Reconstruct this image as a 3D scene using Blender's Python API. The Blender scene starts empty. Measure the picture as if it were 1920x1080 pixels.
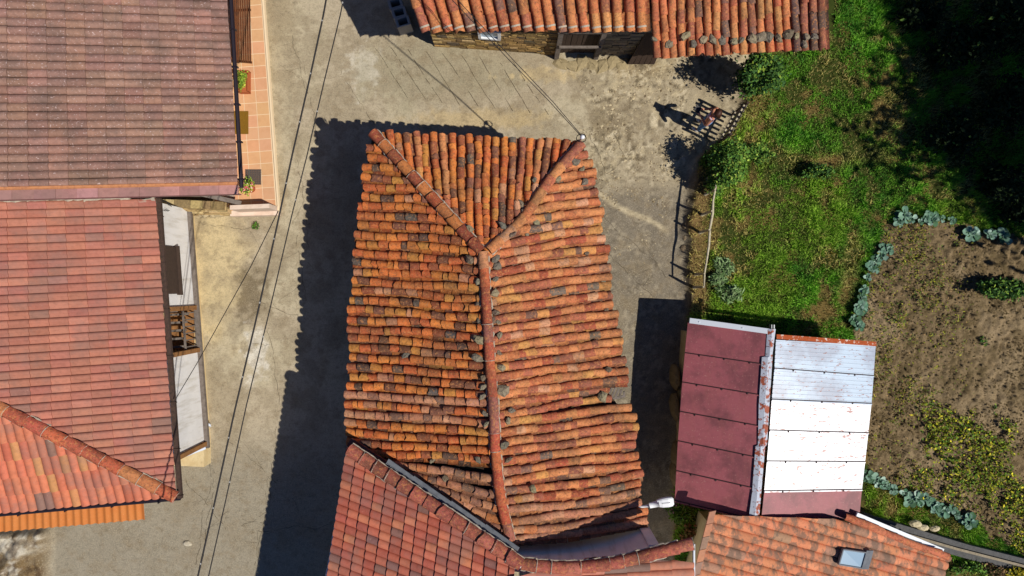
import bpy, math, random
import numpy as np
from mathutils import Vector, Matrix
from mathutils.bvhtree import BVHTree
S = bpy.context.scene
C = S.collection
R = math.radians
rnd = random.Random(7)
nr = np.random.default_rng(11)

# ------------------------------------------------------------------ camera, sky, sun
CAMZ, F = 20.0, 1280.0
cam = bpy.data.objects.new('camera', bpy.data.cameras.new('camera'))
C.objects.link(cam); S.camera = cam
cam.data.sensor_width = 36; cam.data.lens = 24; cam.data.clip_end = 2000
cam.location = (0, 0, CAMZ)
SUN_EL, SUN_AZ = R(52), math.atan2(-.432, .9)       # direction towards the sun
sd = Vector((math.cos(SUN_EL)*math.cos(SUN_AZ), math.cos(SUN_EL)*math.sin(SUN_AZ), math.sin(SUN_EL)))
w = bpy.data.worlds.new('World'); S.world = w; w.use_nodes = True
nt = w.node_tree
sky = nt.nodes.new('ShaderNodeTexSky'); sky.sky_type = 'NISHITA'; sky.sun_disc = False
sky.sun_elevation = SUN_EL; sky.sun_rotation = R(90) - SUN_AZ
tint = nt.nodes.new('ShaderNodeMix'); tint.data_type = 'RGBA'; tint.blend_type = 'MULTIPLY'; tint.inputs[0].default_value = 1; tint.inputs[7].default_value = (.55, .82, 1.25, 1)
nt.links.new(sky.outputs[0], tint.inputs[6]); nt.links.new(tint.outputs[2], nt.nodes['Background'].inputs[0])
nt.nodes['Background'].inputs[1].default_value = 0.05; sky.ozone_density = 4.0; sky.dust_density = .4
sl = bpy.data.lights.new('sun', 'SUN'); sl.energy = 5.0; sl.angle = R(.5); sl.color = (1, .945, .85)
so = bpy.data.objects.new('sun', sl); C.objects.link(so)
so.rotation_euler = sd.to_track_quat('Z', 'Y').to_euler()
S.view_settings.view_transform = 'Standard'; S.view_settings.look = 'None'
S.view_settings.exposure = -0.12; S.view_settings.gamma = 1.0

def P(px, py, z=0.0):
    k = (CAMZ - z)/F
    return Vector(((px-960)*k, (540-py)*k, z))
def G(px, py): return (px-960)*CAMZ/F, (540-py)*CAMZ/F
def lerp(a, b, t): return a+(b-a)*t
def poly(pts, v, axis=1):
    """interpolate the other pixel coordinate along a polyline"""
    o = 1-axis
    xs = [p[axis] for p in pts]; ys = [p[o] for p in pts]
    return float(np.interp(v, xs, ys))

# ------------------------------------------------------------------ materials
def hexc(r, g, b):
    f = lambda c: (c/255/12.92 if c <= 10 else ((c/255+.055)/1.055)**2.4)
    return (f(r), f(g), f(b))
def mat(name, col=(.5, .5, .5), attr=False, layers=(), rough=.9, bump=(), metal=0, spec=.3, world=False, ior=None, glass=False, mul=1.0):
    """layers: (scale, lo, hi, colour, amount[, stretch]); bump: (scale, strength)"""
    m = bpy.data.materials.new(name); m.use_nodes = True
    t = m.node_tree; N = t.nodes; L = t.links
    b = N['Principled BSDF']
    b.inputs['Roughness'].default_value = rough; b.inputs['Metallic'].default_value = metal
    b.inputs['Specular IOR Level'].default_value = spec
    if world: cs = N.new('ShaderNodeNewGeometry').outputs['Position']
    else: cs = N.new('ShaderNodeTexCoord').outputs['Object']
    if attr:
        a = N.new('ShaderNodeAttribute'); a.attribute_name = 'Col'; cur = a.outputs['Color']
    else:
        a = N.new('ShaderNodeRGB'); a.outputs[0].default_value = (*col, 1); cur = a.outputs[0]
    for ly in layers:
        sc, lo, hi, c, am = ly[:5]
        n = N.new('ShaderNodeTexNoise'); n.inputs['Scale'].default_value = sc; n.inputs['Detail'].default_value = 6
        n.inputs['Roughness'].default_value = .65
        if len(ly) > 5:
            mp = N.new('ShaderNodeMapping'); mp.inputs['Scale'].default_value = ly[5]
            L.new(cs, mp.inputs[0]); L.new(mp.outputs[0], n.inputs['Vector'])
        else: L.new(cs, n.inputs['Vector'])
        r = N.new('ShaderNodeMapRange'); r.inputs[1].default_value = lo; r.inputs[2].default_value = hi; r.inputs[4].default_value = am
        L.new(n.outputs[0], r.inputs[0])
        x = N.new('ShaderNodeMix'); x.data_type = 'RGBA'
        L.new(r.outputs[0], x.inputs[0]); L.new(cur, x.inputs[6])
        if c == 'dark' or c == 'light':
            x.blend_type = 'MULTIPLY'; k = .45 if c == 'dark' else 1.35
            x.inputs[7].default_value = (k, k, k, 1)
        else: x.inputs[7].default_value = (*c, 1)
        cur = x.outputs[2]
    L.new(cur, b.inputs['Base Color'])
    prev = None
    for sc, st in bump:
        n = N.new('ShaderNodeTexNoise'); n.inputs['Scale'].default_value = sc; n.inputs['Detail'].default_value = 8
        L.new(cs, n.inputs['Vector'])
        u = N.new('ShaderNodeBump'); u.inputs['Strength'].default_value = st; u.inputs['Distance'].default_value = .02
        L.new(n.outputs[0], u.inputs['Height'])
        if prev: L.new(prev, u.inputs['Normal'])
        prev = u.outputs[0]
    if prev: L.new(prev, b.inputs['Normal'])
    return m

LICH = hexc(120, 112, 98)
Mt = {}
Mt['tile'] = mat('clay_tile', attr=True, rough=.95, spec=.12, bump=((60, .35), (12, .3)),
    layers=((1.1, .5, .62, hexc(92, 72, 56), .45), (10, .48, .66, 'dark', .75), (24, .52, .62, hexc(96, 70, 54), .6), (15, .54, .62, hexc(206, 140, 84), .5), (45, .57, .66, hexc(170, 152, 124), .45)))
Mt['pantile_old'] = mat('concrete_tile', attr=True, rough=.8, spec=.25, bump=((50, .25),),
    layers=((14, .45, .7, 'dark', .45), (1.6, .45, .66, hexc(104, 88, 80), .6), (22, .60, .66, hexc(214, 190, 184), .75)))
Mt['pantile'] = mat('pressed_tile', attr=True, rough=.75, spec=.3, bump=((50, .15),),
    layers=((9, .45, .7, 'dark', .4), (1.3, .46, .62, hexc(132, 104, 94), .45), (30, .62, .68, hexc(190, 150, 134), .4)))
Mt['pantile_mottled'] = mat('mottled_tile', attr=True, rough=.85, spec=.2, bump=((50, .2),),
    layers=((3.0, .46, .56, hexc(116, 98, 84), .75, (1.8, 1, 1)), (20, .5, .7, 'dark', .4)))
Mt['road'] = mat('road_concrete', attr=True, rough=.92, spec=.2, world=True, bump=((40, .35), (160, .35)),
    layers=((.9, .5, .6, hexc(146, 132, 108), .5), (2.6, .52, .62, hexc(136, 120, 94), .45), (7, .48, .7, 'dark', .4), (20, .48, .66, 'dark', .45), (32, .54, .66, hexc(196, 184, 156), .5), (60, .55, .66, hexc(84, 74, 58), .6)))
Mt['lawn'] = mat('lawn_earth', attr=True, rough=1, spec=.1, world=True, bump=((50, .6),), layers=((20, .45, .75, 'dark', .6), (60, .5, .7, 'light', .4)))
Mt['soil'] = mat('tilled_soil', attr=True, rough=1, spec=.1, world=True, bump=((25, .8), (70, .8)), layers=((9, .5, .62, 'dark', .5), (26, .5, .64, 'dark', .6), (60, .55, .66, 'light', .6)))
Mt['grass'] = mat('grass_blades', attr=True, rough=.7, spec=.25)
Mt['leaf'] = mat('leaves', attr=True, rough=.7, spec=.12)
Mt['stone'] = mat('roof_stone', attr=True, rough=.95, bump=((20, .8), (60, .4)), layers=((9, .45, .65, hexc(74, 66, 56), .7), (26, .52, .62, hexc(150, 142, 110), .6)))
Mt['mortar'] = mat('mortar', hexc(176, 164, 146), rough=.95, bump=((30, .6),), layers=((12, .5, .7, hexc(140, 128, 112), .7),))
Mt['deck'] = mat('roof_dirt', hexc(62, 46, 36), rough=1, bump=((20, .5),), layers=((10, .5, .7, hexc(80, 82, 40), .6), (25, .5, .7, 'dark', .7)))
Mt['render'] = mat('wall_render', hexc(200, 190, 178), rough=.9, bump=((30, .2),), layers=((1.2, .4, .8, hexc(170, 155, 135), .5), (12, .55, .75, 'dark', .2)))
Mt['white_render'] = mat('white_render', hexc(226, 224, 222), rough=.85, bump=((18, .15),), layers=((2, .4, .8, hexc(200, 198, 196), .6), (5, .5, .66, hexc(176, 168, 152), .5, (1, 1, .15)), (25, .6, .75, 'dark', .12)))
Mt['cream'] = mat('cream_render', hexc(214, 194, 150), rough=.9, bump=((18, .4),), layers=((3, .4, .7, hexc(180, 150, 100), .6), (14, .55, .75, 'dark', .35)))
Mt['masonry'] = mat('stone_masonry', attr=True, rough=.95, spec=.15, bump=((18, .8), (60, .5)), layers=((12, .45, .7, 'dark', .6), (40, .55, .7, hexc(200, 170, 110), .5)))
Mt['wood_grey'] = mat('weathered_wood', hexc(122, 112, 104), rough=.9, bump=((30, .4),), layers=((8, .4, .7, hexc(80, 70, 62), .7, (1, 1, 1)), (40, .5, .7, 'dark', .4)))
Mt['wood_dark'] = mat('dark_wood', hexc(70, 55, 46), rough=.85, bump=((30, .4),), layers=((10, .4, .7, 'dark', .5),))
Mt['wood_warm'] = mat('warm_wood', hexc(150, 106, 62), rough=.8, bump=((30, .3),), layers=((8, .4, .7, hexc(100, 66, 40), .7),))
Mt['pergola'] = mat('stained_wood', hexc(112, 66, 38), rough=.55, layers=((10, .4, .7, hexc(66, 40, 26), .7),))
Mt['gutter'] = mat('dark_gutter', hexc(34, 26, 34), rough=.45, spec=.5)
Mt['gutter_old'] = mat('old_gutter', hexc(74, 56, 48), rough=.8, layers=((14, .45, .7, hexc(40, 36, 30), .8), (30, .55, .7, hexc(110, 90, 60), .5)))
Mt['black'] = mat('cable_sheath', hexc(34, 33, 34), rough=.6)
Mt['white_plastic'] = mat('white_plastic', hexc(222, 224, 226), rough=.4)
Mt['white_pipe'] = mat('white_pipe', hexc(205, 212, 224), rough=.5, layers=((10, .55, .7, hexc(150, 140, 130), .5),))
Mt['maroon'] = mat('maroon_sheet', hexc(150, 82, 88), rough=.5, spec=.3, layers=((1.1, .45, .6, hexc(112, 64, 68), .8), (5, .5, .65, hexc(150, 86, 84), .35, (1, .25, 1)), (22, .6, .66, hexc(176, 130, 120), .5), (9, .5, .7, 'dark', .25)))
Mt['white_sheet'] = mat('white_sheet', hexc(244, 244, 246), rough=.35, spec=.5, layers=((1.5, .4, .7, hexc(236, 238, 244), .6), (7, .575, .60, hexc(150, 80, 66), .9, (.8, 2.2, 1))))
Mt['pale_sheet'] = mat('pale_translucent_sheet', hexc(176, 194, 212), rough=.3, spec=.5, layers=((.9, .45, .6, hexc(146, 152, 168), .8), (9, .60, .625, hexc(140, 92, 84), .9, (.8, 2.0, 1))))
Mt['rust'] = mat('rusty_flashing', hexc(178, 184, 196), rough=.6, layers=((5, .52, .56, hexc(150, 66, 24), .95), (14, .56, .62, hexc(96, 48, 30), .8), (30, .6, .7, 'dark', .4)))
Mt['rust_edge'] = mat('rusted_edge', hexc(162, 74, 30), rough=.8, layers=((9, .56, .62, hexc(214, 200, 188), .9), (20, .5, .7, 'dark', .5)))
Mt['white_flash'] = mat('white_flashing', hexc(208, 214, 222), rough=.45)
Mt['bolt'] = mat('screw_head', hexc(52, 34, 34), rough=.6)
Mt['flash'] = mat('grey_flashing', hexc(112, 116, 122), rough=.7, layers=((6, .45, .7, hexc(82, 84, 90), .7),))
Mt['terrace'] = mat('terrace_tile', attr=True, rough=.55, spec=.3, layers=((5, .45, .7, hexc(186, 134, 94), .4),))
Mt['grout'] = mat('tile_grout', hexc(226, 204, 170), rough=.9)
Mt['mat'] = mat('coir_doormat', hexc(134, 98, 26), rough=1, bump=((120, 1),), layers=((40, .45, .7, 'dark', .5),))
Mt['grate'] = mat('rubber_mat', hexc(58, 60, 64), rough=.8)
Mt['terracotta'] = mat('terracotta', hexc(170, 94, 54), rough=.85)
Mt['corr'] = mat('orange_corrugated', hexc(190, 116, 56), rough=.7, layers=((2, .4, .7, hexc(186, 104, 44), .6), (40, .62, .7, hexc(225, 190, 150), .5), (14, .5, .8, 'dark', .25)))
Mt['seal'] = mat('orange_seal', hexc(190, 128, 84), rough=.85, layers=((12, .45, .65, hexc(150, 96, 70), .7),))
Mt['glass'] = mat('window_glass', hexc(140, 166, 186), rough=.15, spec=.8)  # bluish base colour stands in for sky reflected in the glass
Mt['bark'] = mat('bark', hexc(82, 68, 54), rough=.95, bump=((30, .8),))
Mt['pole_wood'] = mat('bleached_pole', hexc(186, 176, 150), rough=.9, bump=((40, .5),), layers=((14, .5, .7, hexc(130, 118, 92), .7),))
Mt['skin'] = mat('skin', hexc(206, 140, 108), rough=.55)
Mt['hair'] = mat('brown_hair', hexc(66, 38, 26), rough=.5, bump=((80, .5),))
Mt['denim'] = mat('denim', hexc(104, 146, 194), rough=.9, layers=((20, .4, .7, hexc(66, 98, 142), .6),))
Mt['top'] = mat('lilac_top', hexc(206, 190, 212), rough=.9)
Mt['device'] = mat('black_plastic', hexc(28, 28, 32), rough=.4)
Mt['metal'] = mat('grey_metal', hexc(150, 152, 156), rough=.4, metal=.6)
Mt['block'] = mat('concrete_block', hexc(168, 166, 160), rough=.95, bump=((60, .6),), layers=((20, .5, .7, 'dark', .4),))
Mt['rock'] = mat('bare_rock', attr=True, rough=.95, bump=((15, .9), (50, .5)), layers=((8, .45, .7, 'dark', .5), (30, .55, .7, 'light', .5)))

# ------------------------------------------------------------------ mesh helpers
class MB:
    def __init__(s): s.v = []; s.f = []; s.c = []; s.smooth = False
    def quadstrip(s, ring_a, ring_b, col=(.5,)*3):
        o = len(s.v); s.v += list(ring_a)+list(ring_b); n = len(ring_a)
        for i in range(n-1): s.f.append((o+i, o+i+1, o+n+i+1, o+n+i)); s.c.append(col)
    def poly(s, pts, col=(.5,)*3):
        o = len(s.v); s.v += [Vector(p) for p in pts]; s.f.append(tuple(range(o, o+len(pts)))); s.c.append(col)
    def prism(s, pts, z0, z1, col=(.5,)*3, bottom=True):
        """pts: xy points counter-clockwise; z1 may be a list of per-point heights"""
        n = len(pts); zt = z1 if isinstance(z1, (list, tuple)) else [z1]*n; zb = z0 if isinstance(z0, (list, tuple)) else [z0]*n
        a = [Vector((p[0], p[1], zb[i])) for i, p in enumerate(pts)]; b = [Vector((p[0], p[1], zt[i])) for i, p in enumerate(pts)]
        for i in range(n): j = (i+1) % n; s.poly([a[i], a[j], b[j], b[i]], col)
        s.poly(b, col)
        if bottom: s.poly(a[::-1], col)
    def box(s, c, x, y, z, col=(.5,)*3, bev=0):
        """oriented box: centre, three half-axis vectors"""
        c, x, y, z = map(Vector, (c, x, y, z)); o = len(s.v)
        for k in (-1, 1):
            for j in (-1, 1):
                for i in (-1, 1): s.v.append(c+x*i+y*j+z*k)
        for f in ((0, 2, 3, 1), (4, 5, 7, 6), (0, 1, 5, 4), (2, 6, 7, 3), (0, 4, 6, 2), (1, 3, 7, 5)):
            s.f.append(tuple(o+i for i in f)); s.c.append(col)
    def beam(s, a, b, w, h, col=(.5,)*3, up=(0, 0, 1)):
        a, b = Vector(a), Vector(b); d = b-a; u = Vector(up); sx = d.cross(u).normalized(); uu = sx.cross(d).normalized()
        s.box((a+b)/2, d/2, sx*w/2, uu*h/2, col)
    def tube(s, pts, r, n=6, col=(.5,)*3, caps=True):
        pts = [Vector(p) for p in pts]; rings = []; rr = r if isinstance(r, (list, tuple)) else [r]*len(pts)
        for i, p in enumerate(pts):
            d = (pts[min(i+1, len(pts)-1)]-pts[max(i-1, 0)]).normalized()
            a = d.orthogonal().normalized() if abs(d.z) > .9 else d.cross(Vector((0, 0, 1))).normalized(); b = d.cross(a)
            rings.append([p+(a*math.cos(t*2*math.pi/n)+b*math.sin(t*2*math.pi/n))*rr[i] for t in range(n)])
        o = len(s.v)
        for g in rings: s.v += g
        for i in range(len(pts)-1):
            for t in range(n): s.f.append((o+i*n+t, o+i*n+(t+1) % n, o+(i+1)*n+(t+1) % n, o+(i+1)*n+t)); s.c.append(col)
        if caps:
            s.f.append(tuple(o+t for t in range(n))); s.c.append(col)
            s.f.append(tuple(o+(len(pts)-1)*n+t for t in reversed(range(n)))); s.c.append(col)
    def blob(s, c, rx, ry, rz, seed=0, n=8, col=(.5,)*3, rough=.25, rot=0):
        g = random.Random(seed); o = len(s.v); m = n//2+1; ph = [g.uniform(0, 6.28) for _ in range(6)]
        cr, sr = math.cos(rot), math.sin(rot)
        for j in range(m+1):
            th = math.pi*j/m
            for i in range(n):
                a = 2*math.pi*i/n
                k = 1+rough*(math.sin(a*2+ph[0])*.5+math.sin(a*3+ph[1]+th)*.4+math.sin(th*3+ph[2])*.3)+g.uniform(-rough, rough)*.35
                x, y = math.sin(th)*math.cos(a)*rx*k, math.sin(th)*math.sin(a)*ry*k
                s.v.append(Vector((c[0]+x*cr-y*sr, c[1]+x*sr+y*cr, c[2]+math.cos(th)*rz*(k*.5+.5))))
        for j in range(m):
            for i in range(n): s.f.append((o+j*n+i, o+(j+1)*n+i, o+(j+1)*n+(i+1) % n, o+j*n+(i+1) % n)); s.c.append(col)
    def build(s, name, m, parent=None):
        off = Vector((0, 0, 0)); p = parent
        while p is not None: off += p.location; p = p.parent
        me = bpy.data.meshes.new(name)
        V = np.array([tuple(v) for v in s.v], dtype=np.float32)-np.array(off, dtype=np.float32)
        me.from_pydata(V.tolist(), [], s.f)
        cols = np.ones((len(s.f), 4), dtype=np.float32); cols[:, :3] = np.array(s.c)
        lc = np.array([len(f) for f in s.f]); cc = np.repeat(cols, lc, axis=0)
        at = me.color_attributes.new('Col', 'FLOAT_COLOR', 'CORNER'); at.data.foreach_set('color', cc.ravel())
        if s.smooth: me.polygons.foreach_set('use_smooth', [True]*len(s.f))
        me.materials.append(m if not isinstance(m, str) else Mt[m]); me.update()
        o = bpy.data.objects.new(name, me); C.objects.link(o)
        if parent is not None: o.parent = parent
        return o
def npmesh(name, V, Fq, cols, m, parent=None, smooth=False, off=None):
    """cols: per-vertex Nx3"""
    me = bpy.data.meshes.new(name); V = np.asarray(V, np.float32)
    if parent is not None:
        o_ = Vector((0, 0, 0)); p = parent
        while p is not None: o_ += p.location; p = p.parent
        V = V-np.array(o_, np.float32)
    k = Fq.shape[1]
    me.vertices.add(len(V)); me.vertices.foreach_set('co', V.ravel())
    me.loops.add(Fq.size); me.loops.foreach_set('vertex_index', Fq.ravel().astype(np.int32))
    me.polygons.add(len(Fq)); me.polygons.foreach_set('loop_start', np.arange(0, Fq.size, k, dtype=np.int32))
    me.update(calc_edges=True); me.validate()
    c4 = np.ones((len(V), 4), np.float32); c4[:, :3] = cols
    at = me.color_attributes.new('Col', 'FLOAT_COLOR', 'POINT'); at.data.foreach_set('color', c4.ravel())
    if smooth: me.polygons.foreach_set('use_smooth', [True]*len(Fq))
    me.materials.append(Mt[m]); o = bpy.data.objects.new(name, me); C.objects.link(o)
    if parent is not None: o.parent = parent
    return o
def tag(o, label, cat=None, group=None):
    o['label'] = label
    if cat: o['category'] = cat
    if group: o['group'] = group
    return o
def thing(name, label, cat, loc, group=None):
    o = bpy.data.objects.new(name, None); o.empty_display_size = .3; C.objects.link(o); o.location = loc
    return tag(o, label, cat, group)
def struct(o): o['kind'] = 'structure'; return o

def isect(p, d, a, b):
    """point p + s d meets line a-b: returns s, t"""
    ex, ey = b[0]-a[0], b[1]-a[1]; den = d[0]*ey-d[1]*ex
    s = ((a[0]-p[0])*ey-(a[1]-p[1])*ex)/den; t = ((a[0]-p[0])*d[1]-(a[1]-p[1])*d[0])/den
    return s, t

# ------------------------------------------------------------------ noise
def vnoise(x, y, sc, seed):
    g = np.random.default_rng(seed); T = g.random((256, 256)).astype(np.float32)
    u, v = x*sc+1000, y*sc+1000; iu, iv = np.floor(u).astype(int), np.floor(v).astype(int); fu, fv = u-iu, v-iv
    fu = fu*fu*(3-2*fu); fv = fv*fv*(3-2*fv); a = T[iu % 256, iv % 256]; b = T[(iu+1) % 256, iv % 256]; c = T[iu % 256, (iv+1) % 256]; d = T[(iu+1) % 256, (iv+1) % 256]
    return (a*(1-fu)+b*fu)*(1-fv)+(c*(1-fu)+d*fu)*fv
def fbm(x, y, sc, seed, o=4):
    s = 0; am = .5; tot = 0
    for i in range(o): s = s+am*vnoise(x, y, sc*2**i, seed+i); tot += am; am *= .55
    return s/tot
def sst(a, b, x): t = np.clip((x-a)/(b-a), 0, 1); return t*t*(3-2*t)
def inpoly(X, Y, pts):
    r = np.zeros(X.shape, bool); n = len(pts)
    for i in range(n):
        x1, y1 = pts[i]; x2, y2 = pts[(i+1) % n]
        if y1 == y2: continue
        c = ((y1 > Y) != (y2 > Y)) & (X < (x2-x1)*(Y-y1)/(y2-y1)+x1); r ^= c
    return r

# ------------------------------------------------------------------ GROUND (one relief sheet cut into road, lawn and soil)
EDGE = [(1500, -200), (1420, 60), (1395, 190), (1352, 262), (1306, 300), (1300, 350), (1290, 420), (1286, 500), (1292, 560), (1290, 640), (1275, 760), (1262, 900), (1262, 1200)]
SOIL = [(1652, 425), (1760, 412), (1860, 432), (1935, 455), (2300, 520), (2300, 1150), (1990, 1080), (1830, 985), (1700, 925), (1618, 880), (1600, 700), (1585, 650), (1612, 560)]
def px_of(x, y): return 960+x*F/CAMZ, 540-y*F/CAMZ
def gparts(x, y):
    X, Y = px_of(x, y)
    ex = np.interp(Y, [p[1] for p in EDGE], [p[0] for p in EDGE])
    wob = (fbm(x, y, 2.2, 5)-.5)*34
    g = sst(-8, 8, X-(ex+wob*.5))                       # garden side
    soil = inpoly(X+wob, Y+(fbm(x, y, 2.2, 9)-.5)*34, SOIL)
    return X, Y, g, soil
def gheight(x, y):
    X, Y, g, soil = gparts(x, y)
    yard = sst(1090, 1140, X)*(1-g)
    h = .16*g+(fbm(x, y, .5, 3)-.5)*.10*g
    h = h+yard*(fbm(x, y, 2.5, 21)-.5)*.07
    h = h+(1-g)*(1-yard)*(fbm(x, y, .8, 30)-.5)*.02
    clod = fbm(x, y, 8, 41, 2); cl2 = vnoise(x, y, 16, 77)
    rough = sst(.35, .6, fbm(x, y, .6, 50))
    h = h+soil*((clod-.5)*.11*(.45+rough)+(cl2-.5)*.09+(vnoise(x, y, 9, 78)-.5)*.08)
    lawn = g*(~soil)
    h = h+lawn*(fbm(x, y, 3, 61)-.5)*.07
    rock = sst(105, 80, X)*sst(985, 1000, Y)
    h = h+rock*(fbm(x, y, 2.6, 71)*.5+vnoise(x, y, 7, 72)*.12)
    bank = np.exp(-((X-np.interp(Y, [p[1] for p in EDGE], [p[0] for p in EDGE])-2)/12)**2)*sst(230, 330, Y)
    h = h+bank*(vnoise(x, y, 5, 81)*.16)
    return h
def cmix(a, b, t): return a*(1-t[..., None])+np.array(b)*t[..., None]
def blobm(X, Y, cx, cy, rx, ry, n, k=.6): return sst(1.15, .45, np.sqrt(((X-cx)/rx)**2+((Y-cy)/ry)**2)+(n-.5)*k*2)
def gcolor(x, y):
    X, Y, g, soil = gparts(x, y)
    n1 = fbm(x, y, .5, 101, 5); n2 = fbm(x, y, 1.6, 102, 5); n3 = fbm(x, y, 6, 103, 4)
    col = np.zeros(x.shape+(3,))+np.array(hexc(184, 170, 145))
    col = cmix(col, hexc(190, 178, 150), sst(.45, .6, n1)*.8)
    col = cmix(col, hexc(150, 136, 110), sst(.48, .6, n2)*.5)
    col = cmix(col, hexc(208, 188, 144), blobm(X, Y, 400, 500, 75, 150, n2)*.85)       # pale apron by the white house
    col = cmix(col, hexc(148, 140, 122), sst(770, 900, Y)*sst(760, 600, X)*.8)            # greyer road to the south
    col = cmix(col, hexc(150, 132, 100), sst(560, 540, X)*sst(300, 60, Y)*.3)
    col = cmix(col, hexc(104, 90, 66), blobm(X, Y, 470, 550, 32, 60, n3, .9)*.75)
    col = cmix(col, hexc(226, 220, 206), blobm(X, Y, 480, 668, 22, 55, n3, 1.1)*.8)
    col = cmix(col, hexc(222, 214, 196), blobm(X, Y, 680, 128, 32, 45, n3, 1.2)*.7)
    col = cmix(col, hexc(150, 142, 116), blobm(X, Y, 830, 130, 190, 75, n2)*.6)
    col = cmix(col, hexc(196, 172, 124), blobm(X, Y, 900, 222, 150, 22, n3)*.6)
    col = cmix(col, hexc(222, 196, 142), blobm(X, Y, 1020, 140, 70, 14, n3, 1)*.55)
    col = cmix(col, hexc(178, 142, 70), blobm(X, Y, 1200, 125, 70, 24, n3)*.75)
    col = cmix(col, hexc(132, 116, 60), blobm(X, Y, 1130, 118, 80, 14, n3)*.35)
    # rough yard east of the stone house
    yd = sst(1085, 1125, X+(n2-.5)*60)*(1-g)
    col = cmix(col, hexc(168, 154, 126), yd*.7)
    col = cmix(col, hexc(196, 180, 146), yd*sst(.52, .62, n3)*sst(360, 300, Y)*.8)
    col = cmix(col, hexc(112, 98, 74), yd*sst(.55, .7, n2)*.6)
    col = cmix(col, hexc(122, 113, 99), yd*sst(330, 380, Y)*.88)
    ny_ = fbm(x, y, 9, 140, 2); nz_ = fbm(x, y, 4, 150, 3)
    col = cmix(col, hexc(214, 200, 170), yd*sst(.54, .66, ny_)*sst(.44, .56, nz_)*(.25+.5*sst(360, 300, Y))); col = cmix(col, hexc(78, 68, 52), yd*sst(.46, .34, ny_)*sst(.42, .54, nz_)*(.3+.4*sst(360, 300, Y)))
    # worn pale streak across the yard
    d = np.abs(Y-(360+(X-1115)*.55+4*np.sin(X*.05))); col = cmix(col, hexc(206, 190, 156), sst(8, 2, d+(n3-.5)*6)*sst(1105, 1125, X)*sst(1262, 1240, X)*.8)
    # lawn earth and dry patches
    lw = cmix(np.zeros(x.shape+(3,))+np.array(hexc(56, 66, 26)), hexc(120, 98, 58), sst(.5, .64, n2)*.8)
    col = cmix(col, [0, 0, 0], g*0)
    col = col*(1-g[..., None])+lw*g[..., None]
    exb = np.interp(Y, [p[1] for p in EDGE], [p[0] for p in EDGE]); col = cmix(col, hexc(116, 94, 60), g*sst(36, 22, X-exb+(n2-.5)*20)*sst(320, 350, Y)*.9)
    sl_ = cmix(np.zeros(x.shape+(3,))+np.array(hexc(128, 110, 82)), hexc(98, 84, 58), sst(.45, .62, n3)*.8)
    sl_ = cmix(sl_, hexc(158, 138, 108), sst(.5, .62, n1)*.6)
    col[soil] = sl_[soil]
    rk = sst(105, 80, X)*sst(985, 1000, Y)
    col = cmix(col, hexc(120, 98, 66), rk); col = cmix(col, hexc(204, 196, 178), rk*sst(.5, .6, n2)); col = cmix(col, hexc(88, 66, 46), rk*sst(.52, .6, n3)*.7)
    return col
x0, x1, y0, y1, st = -16.0, 17.0, -9.6, 9.9, .05
nx, ny = int((x1-x0)/st)+1, int((y1-y0)/st)+1
gx, gy = np.meshgrid(np.linspace(x0, x1, nx), np.linspace(y0, y1, ny))
H = gheight(gx, gy); H[0] = H[-1] = 0; H[:, 0] = H[:, -1] = 0
COLS = gcolor(gx, gy)
GV = np.stack([gx, gy, H], -1).reshape(-1, 3); GC = COLS.reshape(-1, 3)
idx = np.arange(nx*ny).reshape(ny, nx)
FQ = np.stack([idx[:-1, :-1], idx[:-1, 1:], idx[1:, 1:], idx[1:, :-1]], -1).reshape(-1, 4)
cx, cy = gx[:-1, :-1]+st/2, gy[:-1, :-1]+st/2
_, _, gg, ss = gparts(cx, cy); gg = (gg > .5).ravel(); ss = ss.ravel()
def submesh(name, mask, m):
    f = FQ[mask]; u, inv = np.unique(f, return_inverse=True)
    return struct(npmesh(name, GV[u], inv.reshape(f.shape), GC[u], m, smooth=True))
submesh('road', ~gg, 'road'); submesh('lawn_ground', gg & ~ss, 'lawn'); submesh('soil_bed', gg & ss, 'soil')
m = MB(); B_ = 400
for (a, b, c, d) in ((-B_, -B_, B_, y0), (-B_, y1, B_, B_), (-B_, y0, x0, y1), (x1, y0, B_, y1)):
    m.poly([(a, b, 0), (c, b, 0), (c, d, 0), (a, d, 0)], hexc(98, 96, 60))
struct(m.build('ground', 'lawn'))
# cracks and the diagonal grooves scored in the ramp: thin sunk ribbons lying on the road
Mt['crack'] = mat('crack', hexc(74, 64, 48), rough=1)
cr = MB(); gc = random.Random(12)
def crack(xa, ya, xb, yb, w_, wob, branch=0):
    n = max(6, int(math.hypot(xb-xa, yb-ya)/7)); dx, dy = xb-xa, yb-ya; L = math.hypot(dx, dy); nx_, ny_ = -dy/L, dx/L; o = 0; pts = []
    for i in range(n+1):
        t = i/n; o += gc.uniform(-wob, wob); o *= .9; x_, y_ = G(xa+dx*t+nx_*o, ya+dy*t+ny_*o); pts.append((x_, y_))
        if branch and gc.random() < .12: crack(xa+dx*t+nx_*o, ya+dy*t+ny_*o, xa+dx*t+gc.uniform(-60, 60), ya+dy*t+gc.uniform(-60, 60), w_*.6, wob, 0)
    hs_ = gheight(np.array([p[0] for p in pts]), np.array([p[1] for p in pts]))
    for i in range(n):
        if gc.random() < .12: continue
        (xa_, ya_), (xb_, yb_) = pts[i], pts[i+1]; l = math.hypot(xb_-xa_, yb_-ya_)+1e-6; px_, py_ = -(yb_-ya_)/l, (xb_-xa_)/l; w0_, w1_ = w_*gc.uniform(.3, 1), w_*gc.uniform(.3, 1)
        cr.poly([(xa_-px_*w0_, ya_-py_*w0_, hs_[i]+.006), (xa_+px_*w0_, ya_+py_*w0_, hs_[i]+.006), (xb_+px_*w1_, yb_+py_*w1_, hs_[i+1]+.006), (xb_-px_*w1_, yb_-py_*w1_, hs_[i+1]+.006)])
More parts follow.
